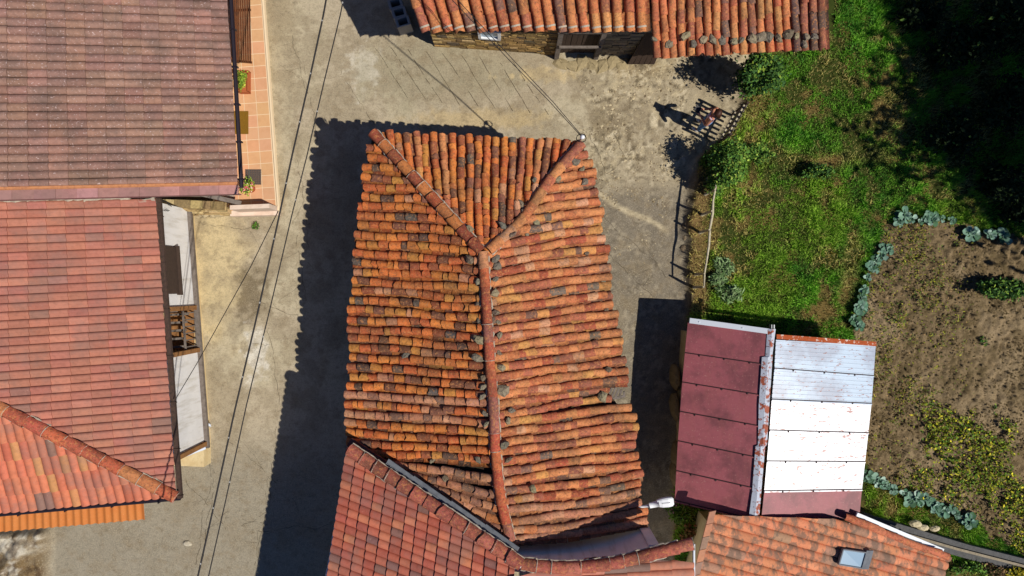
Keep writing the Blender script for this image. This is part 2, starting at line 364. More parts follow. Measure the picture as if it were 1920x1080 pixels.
for k in range(9): crack(700+k*33+gc.uniform(-4, 4), 84+k*4, 700+k*33+64, 84+k*4+100, .008, .8)
for q in ((350, 900, 430, 1000), (430, 830, 520, 905), (470, 560, 560, 590), (500, 620, 520, 760), (400, 880, 380, 1070), (560, 440, 575, 560), (640, 130, 700, 235), (1105, 250, 1135, 330), (1150, 250, 1170, 300),
          (470, 1000, 620, 985), (560, 300, 575, 470), (395, 830, 372, 1060), (350, 600, 372, 760), (380, 420, 470, 428), (1110, 380, 1250, 520), (1120, 450, 1235, 560), (545, 60, 600, 260), (520, 800, 480, 1060)): crack(*q, .006, 3.0, 1)
struct(cr.build('road_cracks', 'crack'))
def gz(x, y): return float(gheight(np.array([x]), np.array([y]))[0])

# ------------------------------------------------------------------ tile builders
def arab_tile(m, a, b, up, r0, r1, th, col, g, chip=True):
    """a uphill end, b downhill end"""
    d = (b-a).normalized(); s = d.cross(up).normalized(); u = s.cross(d).normalized(); n = 8; hgt = g.uniform(.78, .95)
    A, Bo, Bi, Ai = [], [], [], []
    ch = g.random()
    for i in range(n+1):
        t = math.pi*i/n; cs_, sn = math.cos(t), math.sin(t)*hgt
        off = g.uniform(-.006, .006)
        if chip and ch < .18: off -= max(0, math.sin(t*2+ch*30))*.05
        elif chip and ch < .3: off -= abs(math.sin(t*1.5+ch*40))*.03
        A.append(a+s*(cs_*r0)+u*(sn*r0)); Bo.append(b+s*(cs_*r1)+u*(sn*r1)+d*off)
        Bi.append(b+s*(cs_*(r1-th))+u*(sn*(r1-th))+d*off); Ai.append(a+s*(cs_*(r0-th))+u*(sn*(r0-th)))
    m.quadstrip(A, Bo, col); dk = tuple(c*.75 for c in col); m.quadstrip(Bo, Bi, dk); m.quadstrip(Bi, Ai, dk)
PAL_W = [(hexc(222, 128, 44), 7), (hexc(216, 114, 44), 7), (hexc(200, 98, 46), 5), (hexc(158, 84, 52), 3), (hexc(126, 78, 56), 1.6), (hexc(102, 78, 66), .9), (hexc(196, 134, 94), 1.2), (hexc(206, 134, 50), 2), (hexc(142, 88, 68), 1.6), (hexc(100, 90, 82), .4)]
PAL_E = [(hexc(210, 130, 76), 6), (hexc(198, 112, 66), 5), (hexc(178, 98, 70), 4), (hexc(206, 132, 76), 3.4), (hexc(210, 144, 72), 1.8), (hexc(162, 94, 72), 2.2), (hexc(132, 96, 80), 1), (hexc(206, 146, 108), 2), (hexc(118, 102, 90), .6), (hexc(172, 84, 56), 2)]
PAL_S = [(hexc(204, 142, 106), 5), (hexc(186, 122, 90), 4), (hexc(160, 110, 86), 3), (hexc(204, 120, 66), 2), (hexc(136, 102, 84), 1.4), (hexc(196, 130, 92), 3)]
PAL_N = [(hexc(208, 126, 72), 5), (hexc(202, 114, 66), 6), (hexc(212, 142, 80), 3), (hexc(174, 98, 72), 3), (hexc(138, 96, 82), 1.6), (hexc(194, 102, 66), 4), (hexc(118, 94, 84), .7)]
TK, TD = .96, .08        # overall clay reflectance and greyness
def pick(pal, g):
    t = g.random()*sum(w_ for _, w_ in pal)
    for c, w_ in pal:
        t -= w_
        if t <= 0: break
    k = g.uniform(.86, 1.12)*TK; l = c[0]*.3+c[1]*.6+c[2]*.1
    return tuple(min(.9, (ci*(1-TD)+l*TD)*k*g.uniform(.96, 1.04)) for ci in c)
def arab_row(m, path, r, expose, g, pal, lat=.016, chan=None, eave_over=0.0, mortar=None):
    """path: points from the eave (low) up to the ridge (high)"""
    path = [Vector(p) for p in path]; L = [0]
    for i in range(len(path)-1): L.append(L[-1]+(path[i+1]-path[i]).length)
    tot = L[-1]
    def at(s):
        s_ = max(0, min(tot, s))
        for i in range(len(path)-1):
            if s_ <= L[i+1] or i == len(path)-2:
                p = path[i]+(path[i+1]-path[i])*((s_-L[i])/max(1e-6, L[i+1]-L[i])); 
                return p+(path[-1]-path[0]).normalized()*(s-s_)
    s = -eave_over; up = Vector((0, 0, 1)); ph = g.uniform(0, 6.28); prev = 0
    while s < tot-.03:
        e = expose*g.choice((.55, .8, .95, 1, 1, 1.05, 1.15, 1.3)); e = max(.07, e)
        t_end = min(s+e+.09, tot+.02)
        p0 = at(s); p1 = at(t_end); dd = (p1-p0).normalized(); sd_ = dd.cross(up).normalized()
        slip = 1 if g.random() > .06 else 2.6; w0 = math.sin(s*2.1+ph)*lat*1.3+g.uniform(-lat, lat)*.8*slip; w1 = math.sin(t_end*2.1+ph)*lat*1.3+g.uniform(-lat, lat)*1.0*slip
        lift = .022+g.uniform(0, .016)
        rr = r*g.uniform(.94, 1.06)
        col = pick(pal, g)
        arab_tile(m, p1+sd_*w1, p0+sd_*w0+up*lift, up, rr*.82, rr, .018, col, g)
        if mortar is not None and s < .02:
            q0, q1 = at(s+.10), at(s+.145)
            arab_tile(mortar, q1+sd_*w0+up*(lift+.004), q0+sd_*w0+up*(lift+.006), up, rr*1.02, rr*1.04, .02, (.5,)*3, g)
        s += e
    if chan is not None:   # concave channel tiles beside this row
        s = -eave_over*.6
        while s < tot-.03:
            e = expose*g.uniform(.9, 1.2); p0 = at(s); p1 = at(min(s+e, tot)); dd = (p1-p0).normalized(); sd_ = dd.cross(up).normalized()
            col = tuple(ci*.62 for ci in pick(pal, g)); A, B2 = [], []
            for i in range(5):
                t = -1+i*.5; z_ = -.02+.045*t*t
                A.append(p0+sd_*(chan+t*r*.7)+up*(z_+.012)); B2.append(p1+sd_*(chan+t*r*.62)+up*(z_-.004))
            m.quadstrip(A, B2, col); s += e
RING = [.3]
def ridge_tiles(m, pts, r, ln, g, pal, lift=.05, mortar=None, gap=.02):
    """pts low to high"""
    arab_row2 = []; pts = [Vector(p) for p in pts]; L = [0]
    for i in range(len(pts)-1): L.append(L[-1]+(pts[i+1]-pts[i]).length)
    tot = L[-1]
    def at(s):
        s = max(0, min(tot, s))
        for i in range(len(pts)-1):
            if s <= L[i+1] or i == len(pts)-2: return pts[i]+(pts[i+1]-pts[i])*((s-L[i])/(L[i+1]-L[i]))
    n = max(1, round(tot/ln)); up = Vector((0, 0, 1))
    for k in range(n):
        a, b = at((k+1)*tot/n+.05), at(k*tot/n)
        arab_tile(m, a+up*(lift-.01), b+up*(lift+.015), up, r*.88, r*g.uniform(.97, 1.05), .016, pick(pal, g), g)
        if mortar is not None:
            d = (a-b).normalized(); s_ = d.cross(up).normalized()
            for sg in (-1, 1):
                if g.random() < (.9 if sg == mortar[1] else .25):
                    q = [b+s_*sg*r*1.0+d*(i/5)*(a-b).length for i in range(6)]
                    mortar[0].tube([p_+up*(lift*.3+g.uniform(-.01, .012))+s_*g.uniform(-.014, .014) for p_ in q], [g.uniform(.008, .024) for _ in q], 5)
            if g.random() < RING[0]: mortar[0].tube([b+s_*(math.cos(t)*r*1.05)+up*(math.sin(t)*r*.9+lift+.008)+d*.002 for t in (0.3, .8, 1.3, 1.8, 2.3, 2.8)], [g.uniform(.004, .013) for _ in range(6)], 4)

def pan_roof(q, nc, nrl, rpt, amp, step, pal, cuts=(), style='roll', jit=.004, seed=1, thick=.03):
    """q = [eave0, eave1, top1, top0]; rolls run from eave to top; nrl rolls along the eave; rpt rolls per tile; cuts: (pixel a, z, pixel b, z, keep point)"""
    g = random.Random(seed); e0, e1, t1, t0 = q; m = MB(); m.smooth = True
    nrm = (e1-e0).cross(t0-e0).normalized()
    if nrm.z < 0: nrm = -nrm
    K = 6
    FR = [0, .045, .18, .36, .54, .72, .88, .955, 1]
    def prof(f):
        if style == 'wave': return amp*(.5+.5*math.cos(2*math.pi*f))
        if f <= 0 or f >= 1: return -.018
        if style == 'roll': return amp*(math.sin(math.pi*f)**.7)
        return amp*max(0, math.sin(math.pi*min(1, (f+.02)/.66)))**.7       # roll + flat pan
    def pt(u, v, h):
        a = e0.lerp(e1, v/nrl); b = t0.lerp(t1, v/nrl); return a.lerp(b, u/nc)+nrm*h
    ntile = math.ceil(nrl/rpt)
    for c in range(nc):
        for k in range(ntile):
            v0, v1 = k*rpt, min((k+1)*rpt, nrl)
            if v1 <= v0: continue
            jz = g.uniform(-jit, jit); col = pick(pal, g); ju = g.uniform(-.02, .02)
            lo, hi, fr = [], [], []
            for v, f_ in [(vv+ff, ff) for vv in range(v0, v1) for ff in FR]:
                h = prof(f_)
                lo.append(pt(c+ju, v, h+step+jz)); hi.append(pt(c+1.08, v, h+jz*.3)); fr.append(pt(c+ju, v, h+step-thick))
            if isinstance(col[0], float): m.quadstrip(hi, lo, col); m.quadstrip([p.copy() for p in lo], fr, tuple(ci*.8 for ci in col))
    # cut with vertical planes
    if cuts:
        import bmesh
        me = bpy.data.meshes.new('tmp'); me.from_pydata([tuple(v) for v in m.v], [], m.f)
        bm = bmesh.new(); bm.from_mesh(me); lay = bm.faces.layers.int.new('ci')
        for i, f in enumerate(bm.faces): f[lay] = i
        for a, b, keep in cuts:
            d = b-a; n_ = Vector((d.y, -d.x, 0)).normalized()
            if (keep-a).dot(n_) > 0: n_ = -n_
            bmesh.ops.bisect_plane(bm, geom=bm.verts[:]+bm.edges[:]+bm.faces[:], plane_co=a, plane_no=n_, clear_outer=True)
        bm.verts.ensure_lookup_table(); bm.verts.index_update()
        cols = m.c; m2 = MB(); m2.smooth = True
        m2.v = [v.co.copy() for v in bm.verts]; m2.f = [tuple(v.index for v in f.verts) for f in bm.faces]; m2.c = [cols[f[lay]] for f in bm.faces]
        bm.free(); bpy.data.meshes.remove(me); m = m2
    return m

# masonry: a wall face built from individual irregular stones in one mesh
def stone_wall(m, a, b, z0, z1, thick, g, cols, hs=.09, ls=.22):
    a, b = Vector(a), Vector(b); d = (b-a); L = d.length; d.normalize(); n = Vector((d.y, -d.x, 0))
    z = z0
    while z < z1-.01:
        h = min(g.uniform(.7, 1.3)*hs, z1-z); x = 0
        while x < L-.01:
            l = min(g.uniform(.5, 1.6)*ls, L-x); pr = g.uniform(0, .025)
            c = a+d*(x+l/2)+n*(-thick/2+pr); c.z = z+h/2
            m.box(c, d*(l/2-.006), n*(thick/2), Vector((0, 0, h/2-.005)), pick(cols, g)); x += l
        z += h
MAS = [(hexc(178, 144, 84), 4), (hexc(150, 122, 76), 4), (hexc(120, 98, 66), 3), (hexc(196, 166, 112), 2), (hexc(104, 92, 76), 2)]
MASG = [(hexc(132, 122, 106), 4), (hexc(112, 104, 92), 4), (hexc(150, 138, 116), 2)]
exec_after = []

# ================================================================== STONE HOUSE with the old clay roof (centre)
RID = [(905, 472), (911, 560), (917, 660), (925, 760), (929, 850), (937, 930), (957, 1012)]
WE = [(692, 262), (684, 330), (669, 450), (659, 560), (655, 640), (652, 720), (652, 835), (652, 1100)]
EE = [(1098, 270), (1112, 330), (1130, 420), (1147, 560), (1163, 650), (1173, 720), (1188, 790), (1199, 880), (1209, 965), (1214, 1010)]
ZE, ZR = 3.0, 4.2
HL, HR, AP = (700, 250), (1090, 270), (905, 474)
DG = [(652, 824), (760, 890), (880, 966), (957, 1014)]                 # foot of the west slope along the neighbour's roof
house = thing('stone_house', 'long stone house in the middle with hipped roof of old orange and brown clay tiles', 'house', P(920, 640, 0)*1.0)
house.location.z = 0
g = random.Random(3)
def rx(y): return poly(RID, y)
mw, me_, mn, chn = MB(), MB(), MB(), MB()
for mm in (mw, me_, mn): mm.smooth = True
# west slope
y = 278.0; k = 0
while y < 985:
    s = .065 if y < 845 else lerp(.065, .5, min(1, (y-845)/120))
    if y <= 832: xe = poly(WE, y)
    else: xe = poly([(b_, a_) for a_, b_ in DG], y, 0) if False else float(np.interp(y, [p[1] for p in DG], [p[0] for p in DG]))
    d = (1, s)
    sh, th = isect((xe, y), d, HL, AP)
    if sh > 0 and th < 1 and th > 0: xr, zr = xe+sh*d[0], lerp(ZE+.05, ZR, th)
    else:
        xr = xe+100
        for _ in range(6): xr = rx(min(1012, y+s*(xr-xe)))
        zr = ZR
    yr = y+s*(xr-xe); xr -= 3
    ze = ZE+(ZR-ZE)*max(0, xe-poly(WE, y))/(rx(max(474, min(y, 1012)))-poly(WE, y)) + .02
    pts = []
    oj = g.uniform(-5, 5) if y < 832 else 0
    for i in range(5):
        t = i/4; pts.append(P(lerp(xe+oj, xr, t), lerp(y, yr, t)+(g.uniform(-2.2, 2.2) if 0 < i < 4 else 0), lerp(ze, zr, t)-.035*math.sin(t*math.pi)*(.5+.5*math.sin(y*.013+1))))
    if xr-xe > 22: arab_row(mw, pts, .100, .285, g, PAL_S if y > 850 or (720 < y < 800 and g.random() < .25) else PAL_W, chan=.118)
    y += 17.7*g.uniform(.97, 1.03) if y < 845 else 21
# east slope
y = 288.0
while y < 985:
    xe = poly(EE, y); jitx = g.uniform(-6, 7); full = y
    dy = .13*250 if y < 880 else lerp(32, 40, (y-880)/100)
    xr, yr = isect_pt = (0, 0)
    s = -.15
    sh, th = isect((xe, y), (-1, .15), HR, (912, 470))
    if sh > 0 and 0 < th < 1: xr, yr, zr = xe-sh, y+.15*sh, lerp(ZE+.05, ZR, th)
    else: yr = min(1010, y+dy); xr = rx(yr); zr = ZR
    if 712 < y < 748: jitx = -34 if y > 728 else -6
    pts = []
    for i in range(6):
        t = i/5; f = .65*t+.35*t*t if y < 880 else .45*t+.55*(1-(1-t)**2)
        f = t if (yr-y) < 20 else f
        pts.append(P(lerp(xe+jitx, xr+3, t), lerp(y, yr, f)+(g.uniform(-2.2, 2.2) if 0 < i < 5 else 0), lerp(ZE+.02, zr, t)-.04*math.sin(t*math.pi)*(.5+.5*math.sin(y*.011))))
    pal = PAL_S if (y > 870 and g.random() < .6) else PAL_E
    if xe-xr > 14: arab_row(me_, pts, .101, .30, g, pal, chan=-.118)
    y += 17.6*g.uniform(.97, 1.03)
# north hip
x = 730.0
while x < 1082:
    ye = 249+(x-735)*.045+g.uniform(-3, 3); dx, dy = (905-x)/1150*.9, 1.0
    L_ = math.hypot(dx, dy); dx, dy = dx/L_, dy/L_
    s1, t1 = isect((x, ye), (dx, dy), HL, AP); s2, t2 = isect((x, ye), (dx, dy), HR, (912, 472))
    if 0 < t1 <= 1 and s1 > 0: s_, t_ = s1, t1
    elif 0 < t2 <= 1 and s2 > 0: s_, t_ = s2, t2
    else: s_, t_ = 222, 1
    pts = []
    for i in range(5):
        t = i/4; pts.append(P(x+dx*s_*t+(g.uniform(-1, 1) if 0 < i < 4 else 0), ye+dy*s_*t, lerp(ZE+.02, lerp(ZE+.05, ZR, t_), t)-.03*math.sin(t*math.pi)))
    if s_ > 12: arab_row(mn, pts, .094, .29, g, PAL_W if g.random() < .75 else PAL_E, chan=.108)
    x += 16.6*g.uniform(.97, 1.03)
roof = MB(); RS = .1
zd = -.09
A_ = P(*AP, ZR+zd)
for seg in range(len(RID)-1):
    pass
wq = [P(697, 262, ZE+zd), P(666, 450, ZE+zd), P(658, 640, ZE+zd), P(656, 830, ZE+zd), P(762, 893, ZE+.43+zd), P(882, 969, ZE+.95+zd), P(957, 1015, ZR+zd)]
rq = [P(px_, py_, ZR+zd) for px_, py_ in RID]
roof.poly([wq[0], wq[1], A_]); roof.poly([wq[1], wq[2], rq[2], rq[1], A_]); roof.poly([wq[2], wq[3], rq[3], rq[2]])
roof.poly([wq[3], wq[4], rq[4], rq[3]]); roof.poly([wq[4], wq[5], rq[5], rq[4]]); roof.poly([wq[5], wq[6], rq[5]])
eq = [P(1094, 275, ZE+zd), P(1124, 420, ZE+zd), P(1141, 560, ZE+zd), P(1157, 650, ZE+zd), P(1140, 735, ZE+.1+zd), P(1182, 790, ZE+zd), P(1204, 965, ZE+zd)]
roof.poly([eq[0], eq[1], A_]); roof.poly([eq[1], eq[2], rq[1], A_]); roof.poly([eq[2], eq[3], rq[2], rq[1]]); roof.poly([eq[3], eq[4], rq[3], rq[2]])
roof.poly([eq[4], eq[5], rq[4], rq[3]]); roof.poly([eq[5], eq[6], rq[6], rq[5], rq[4]])
roof.poly([wq[0], P(715, 256, ZE+zd), P(1085, 272, ZE+zd), eq[0], A_])
ro = mw.build('roof', 'tile', house)
tag(ro, 'west slope of short orange and brown clay tiles')
mw.v and None
o = me_.build('roof', 'tile', house); tag(o, 'east slope of redder clay tile rows')
o2 = mn.build('roof', 'tile', house); tag(o2, 'north hip of clay tiles between two hip ridges')
roof.build('roof_deck', 'deck', house)
mr, mo = MB(), MB(); mr.smooth = True
PAL_R = [(hexc(150, 72, 50), 5), (hexc(178, 84, 50), 4), (hexc(202, 118, 56), 2), (hexc(132, 70, 56), 3), (hexc(196, 100, 54), 2)]
ridge_tiles(mr, [P(*HL, ZE+.08), P(AP[0]-2, AP[1]-2, ZR)], .135, .37, g, PAL_R, mortar=(mo, -1))
ridge_tiles(mr, [P(*HR, ZE+.08), P(1040, 325, ZE+.4), P(975, 418, ZR-.35), P(916, 470, ZR)], .13, .40, g, PAL_E, mortar=(mo, 1))
ridge_tiles(mr, [P(a, b, ZR+.02) for a, b in RID[::-1]], .125, .42, g, [(hexc(196, 96, 54), 4), (hexc(184, 80, 54), 4), (hexc(212, 132, 66), 2), (hexc(160, 92, 80), 2), (hexc(206, 136, 92), 2)], mortar=(mo, 1))
rt = mr.build('ridge_tiles', 'tile', house); mo.build('mortar', 'mortar', rt)
# walls
wm = MB()
wpts = [P(720, 285, ZE)[:2], P(1062, 300, ZE)[:2], P(1118, 900, ZE)[:2], P(960, 965, ZE)[:2], P(690, 815, ZE)[:2]]
for i in range(5):
    a, b = wpts[(i+1) % 5], wpts[i]
    stone_wall(wm, (a[0], a[1], 0), (b[0], b[1], 0), 0, ZE-.12, .3, g, MASG, .2, .4)
wm.build('wall', 'masonry', house)
# broken eave with bare laths on the east side
lm = MB()
for k in range(5):
    a = P(1138+k*8, 748-k*2, ZE-.02); b = P(1150+k*5, 722+k*3, ZE+.0)
    lm.beam(a, b, .05, .03)
lm.beam(P(1128, 752, ZE-.03), P(1172, 742, ZE-.05), .06, .05); lm.beam(P(1128, 730, ZE-.03), P(1170, 722, ZE-.04), .05, .05)
lm.build('lath', 'wood_grey', house)
# moss growing in the channels
bv_parts = [ro, o, o2, rt]

def caster(objs):
    vs, fs = [], []
    for ob in objs:
        off = ob.matrix_world.translation if False else Vector((0, 0, 0)); p = ob
        while p is not None: off = off+p.location; p = p.parent
        k = len(vs); vs += [v.co+off for v in ob.data.vertices]; fs += [tuple(k+i for i in f.vertices) for f in ob.data.polygons]
    T = BVHTree.FromPolygons(vs, fs)
    def hit(px, py, dz=0):
        d = (P(px, py, 0)-Vector((0, 0, CAMZ))).normalized(); h = T.ray_cast(Vector((0, 0, CAMZ)), d)
        return h[0]
    return hit
hitM = caster(bv_parts)
def put_stones(lst, hit, label, group, size=.1):
    for i, s_ in enumerate(lst):
        px_, py_ = s_[:2]; sc_ = s_[2] if len(s_) > 2 else 1.0
        h = hit(px_, py_)
        if h is None: continue
        m = MB(); sd2 = int(px_*7+py_*13); gg_ = random.Random(sd2)
        a, b, c_ = size*.9*sc_*gg_.uniform(.85, 1.25), size*.9*sc_*gg_.uniform(.6, 1.0), .055*sc_*gg_.uniform(.8, 1.2)
        m.blob((0, 0, c_*.55), a, b, c_, sd2, 7, pick([(hexc(134, 122, 100), 3), (hexc(112, 104, 92), 3), (hexc(150, 136, 104), 2), (hexc(110, 92, 76), 2)], gg_), rough=.34, rot=gg_.uniform(0, 3.1))
        o = m.build('roof_stone', 'stone'); o.location = h+Vector((0, 0, .0))
        tag(o, s_[3] if len(s_) > 3 else label, 'stone', group)
put_stones([(898, 528, 1.1), (898, 569, 1.2), (899, 601, 1.1), (899, 636, 1.3), (895, 671, 1.35), (906, 708, .95), (906, 725), (905, 743, 1.1), (909, 775, 1.1), (912, 794), (881, 487, 1.4), (896, 862, .9)], hitM,
    'grey stone wedged along the left side of the long middle ridge', 'stones left of the middle ridge')
put_stones([(929, 487, 1.4), (932, 499, 1.2), (928, 524, 1.1), (928, 549, 1.1), (930, 586, 1.2), (935, 604, .8), (937, 628, 1.2), (936, 661, .9), (940, 689, 1.2), (942, 732, 1.6), (959, 769, 1.3), (953, 788, 1.1), (946, 833, 1.5), (953, 861)], hitM,
    'grey stone wedged along the right side of the long middle ridge', 'stones right of the middle ridge')
put_stones([(1046, 336, .9), (1002, 338, .9), (978, 384, 1.3), (1005, 417, 1.1), (942, 423, 1.3), (961, 440, 1.1), (988, 439, .8)], hitM,
    'grey stone lying beside the right hip ridge of the central roof', 'stones beside the right hip ridge')
put_stones([(1079, 304, 1.2, 'dark squarish stone near the upper right corner of the central roof'), (1091, 319, 1.3, 'brown stone just below the dark stone at the upper right roof corner'), (1096, 341, 1.2, 'flat grey stone at the right eave, third down from the upper right corner'),
    (882, 429, 1.2, 'dark grey stone on the hip tiles left of where the ridges meet'), (762, 666, 1.35, 'wide tan flat stone alone amid the left slope of the central roof'),
    (1100, 475, .7, 'small stone on the upper right slope, left of the eave'), (1131, 527, .9, 'brown stone at the right eave below the worn pale streak'), (1137, 581, .8, 'small grey stone near the right eave at mid roof height'),
    (1141, 693, .9, 'dark stone on the right slope just above the broken eave'), (1129, 744, 1.4, 'grey tile fragment beside the broken eave on the right'), (811, 863, 1.0, 'mossy stone on the lower left slope, above the orange tiles'),
    (835, 896, 1.2, 'olive grey stone on the lower left slope near the metal flashing'), (999, 916, 1.1, 'pointed dark stone alone on the lower right slope')], hitM, '', None)

# tufts of moss in the channels: one part-less ground cover on the roof
# ================================================================== NORTH BARN
barn = thing('stone_barn', 'stone barn with orange clay tile roof along the top edge, wooden doors below the eave', 'barn', (1.5, 8.0, 0))
ma, mb_, mc, mmo = MB(), MB(), MB(), MB(); ma.smooth = mb_.smooth = True
x = 800.0; k = 0
while x < 1216:
    sl_ = lerp(.36, .03, (x-790)/420); ye = 62-2*math.sin((x-790)/420*3.1)+g.uniform(-1.5, 1.5)
    if x < 812: ye = 60
    pts = [P(x-sl_*(ye-yy)*1.0+(g.uniform(-1, 1) if 0 < i < 4 else 0), yy, lerp(3.1, 4.25, i/4)) for i, yy in enumerate(np.linspace(ye, -190, 5))]
    arab_row(ma, pts, .118, .44, g, PAL_N, lat=.008, chan=.14, mortar=mmo); x += 21.2
x = 1230.0
while x < 1556:
    ye = lerp(110, 93, (x-1230)/325)+g.uniform(-1.5, 1.5)
    pts = [P(x-.03*(ye-yy)+(g.uniform(-1, 1) if 0 < i < 4 else 0), yy, lerp(2.75, 4.0, i/4)) for i, yy in enumerate(np.linspace(ye, -190, 5))]
    arab_row(mb_, pts, .104, .40, g, PAL_N if x < 1490 else [(hexc(110, 84, 76), 4), (hexc(170, 100, 78), 3), (hexc(150, 84, 62), 3)], lat=.01, chan=.112); x += 16.4
r1_ = ma.build('roof', 'tile', barn); tag(r1_, 'left roof half, wider tiles with mortar bands at the eave')
r2_ = mb_.build('roof', 'tile', barn); tag(r2_, 'right roof half, lower eave weighed down with stones')
mmo.build('mortar_band', 'mortar', r1_)
dk = MB()
dk.poly([P(796, 55, 3.02), P(1216, 58, 3.02), P(1216, -190, 4.15), P(700, -190, 4.15)]); dk.poly([P(1226, 103, 2.67), P(1553, 88, 2.67), P(1548, -190, 3.9), P(1220, -190, 3.9)])
dk.poly([P(700, -190, 4.15), P(1548, -190, 4.1), (7.6, 16, 2.8), (-4.5, 16, 2.8)])
dk.build('roof_deck', 'deck', barn)
bw = MB(); a0 = Vector((*G(815, 86), 0)); b0 = Vector((*G(1040, 103), 0)); c0 = Vector((*G(1222, 103), 0))
stone_wall(bw, a0, b0, 0, 3.05, .45, g, MAS, .10, .24); 
stone_wall(bw, b0+Vector((1.25, 0, 0)), c0, 0, 3.05, .45, g, MASG, .13, .3)
stone_wall(bw, b0, b0+Vector((1.25, 0, 0)), 2.1, 3.05, .45, g, MASG, .11, .24)
d0 = Vector((6.9, 6.85, 0)); c1 = Vector((4.1, 7.1, 0))
stone_wall(bw, c1+Vector((.4, 0, 0)), Vector((7.7, 7.2, 0)), 0, 2.7, .4, g, MASG, .13, .3)
stone_wall(bw, Vector((a0.x-.45, 15, 0)), a0+Vector((0, 0, 0)), 0, 3.0, .4, g, MASG, .15, .35)
stone_wall(bw, Vector((7.7, 7.2, 0)), Vector((7.7, 15, 0)), 0, 2.7, .4, g, MASG, .15, .35)
bwo = bw.build('wall', 'masonry', barn)
# small window in the wall
wn = (b0-a0).normalized(); wnn = Vector((wn.y, -wn.x, 0)); wc = a0.lerp(b0, .47)+Vector((0, 0, 1.35))
fm = MB()
for dx_, dz_, sx_, sz_ in ((0, .26, .30, .04), (0, -.26, .30, .04), (-.27, 0, .04, .25), (.27, 0, .04, .25)):
    fm.box(wc+wn*dx_+Vector((0, 0, dz_))+wnn*.04, wn*sx_, wnn*.05, Vector((0, 0, sz_)))
wf = fm.build('window', 'white_plastic', barn)
fm = MB(); fm.box(wc+wnn*.03, wn*.24, wnn*.01, Vector((0, 0, .22))); fm.build('pane', 'glass', wf)
# doorway: posts, lintel, planked leaf, stone step
dr = MB(); dx0 = b0+Vector((.05, 0, 0)); dx1 = b0+Vector((1.2, 0, 0))
for q in (dx0, dx1): dr.beam(q+Vector((0, -.08, 0)), q+Vector((0, -.05, 2.15)), .13, .13, up=(0, 1, 0))
dr.beam(dx0+Vector((-.1, -.08, 2.15)), dx1+Vector((.15, -.08, 2.15)), .16, .16)
dr.beam(dx0+Vector((0, -.2, 1.2)), dx1+Vector((0, -.2, 1.2)), .06, .08)
df = dr.build('door', 'wood_grey', barn)
dl = MB()
for i in range(7): dl.box(dx0+Vector((.12+i*.155, .06+.01*(i % 2), 1.05)), (.073, 0, 0), (0, .02, 0), (0, 0, 1.0))
dl.build('door_leaf', 'wood_dark', df)
st_ = MB()
for i in range(7): st_.blob((b0.x+.2+i*.3, b0.y-.26-.07*math.sin(i*2.1), .0), .24, .17+.04*(i%3), .07, 50+i, 6, hexc(158, 142, 108), rough=.4)
st_.build('threshold', 'rock', barn)
# leaning boards by the eave step
lb = MB()
for i in range(5): lb.beam((3.45+i*.16, 6.55, .05), (3.7+i*.1, 6.9, 2.1), .14, .03, up=(0, 1, 0))
tag(lb.build('leaning_boards', 'wood_dark'), 'dark boards leaning on the barn wall where the roof steps down', 'boards')
hitN = caster([r1_, r2_])
put_stones([(1284, 69, 1.7), (1254, 83, 1.3), (1300, 83, 1.2), (1318, 76, 1.4), (1335, 74, 1.3), (1353, 76, 1.3), (1376, 79, 1.1), (1389, 75, 1.3), (1410, 73, 1.3), (1426, 70, 1.5), (1440, 70, 1.3), (1459, 72, 1.4), (1477, 65, 1.5), (1492, 69, 1.0), (1511, 70, 1.0), (1507, 84, 1.2), (1526, 69, 1.0), (1226, 74, 1.1)], hitN,
    'grey stone in the row above the eave on the right half of the top roof', 'stones along the barn eave', .105)
# hollow concrete blocks standing in a row by the barn wall
for i in range(3):
    m = MB(); c_ = P(741+i*7, 6+i*17, .6)
    th_ = Vector((.28, -1, 0)).normalized(); w_ = Vector((1, .28, 0)).normalized(); L_, Wd, Hh = .135, .2, .6
    for sg in (-1, 1): m.box(c_+w_*sg*(Wd-.035)-Vector((0, 0, .3)), w_*.035, th_*L_, (0, 0, .3)); 
    for sg in (-1, 1): m.box(c_+th_*sg*(L_-.02)-Vector((0, 0, .3)), w_*(Wd-.07), th_*.02, (0, 0, .3))
    o = m.build('hollow_block', 'block'); tag(o, 'grey hollow concrete block in the shaded row beside the barn corner', 'block', 'hollow concrete blocks')
    
# ================================================================== HOUSE A (upper left, purple brown tiles)
ha = thing('terrace_house', 'house with purple brown concrete tile roof filling the upper left corner', 'house', (-12, 6, 0))
PAL_A = [(hexc(156, 117, 100), 6), (hexc(160, 120, 103), 4), (hexc(151, 113, 98), 3), (hexc(162, 120, 101), 2)]
qa = [P(447, 344, 3.2), P(425, -40, 3.2), P(-60, -67, 4.6), P(-60, 355, 4.6)]
ra = pan_roof(qa, 14, 26, 2, .07, .04, PAL_A, seed=4, style='roll', jit=.003).build('roof', 'pantile_old', ha)
va = MB(); va.smooth = False
n = 13
for i in range(n):
    a, b = qa[0].lerp(qa[3], i/n), qa[0].lerp(qa[3], (i+.97)/n); jx = Vector((0, -.0, .01*(i % 2)))
    c_ = (a+b)/2+Vector((0, -.135, .015))+jx
    va.box(c_, (a-b)/2*1.02, Vector((0, .125, 0)), Vector((0, 0, .02)), pick([(hexc(172, 122, 116), 4), (hexc(160, 112, 108), 3)], g))
    va.box(c_+Vector((0, -.115, -.1)), (a-b)/2*1.02, Vector((0, .012, 0)), Vector((0, 0, .1)), hexc(150, 104, 100))
va.build('verge_tiles', 'pantile', ha)
vb = MB(); vb.tube([qa[0]+Vector((.02, .0, .045)), qa[3]+Vector((0, .0, .045))], .045, 6); vb.build('verge_seal', 'seal', ha)
gt = MB(); e0_, e1_ = qa[0]+Vector((.06, -.1, -.05)), qa[1]+Vector((.06, 0, -.05))
gt.tube([e0_, e1_], .052, 7)
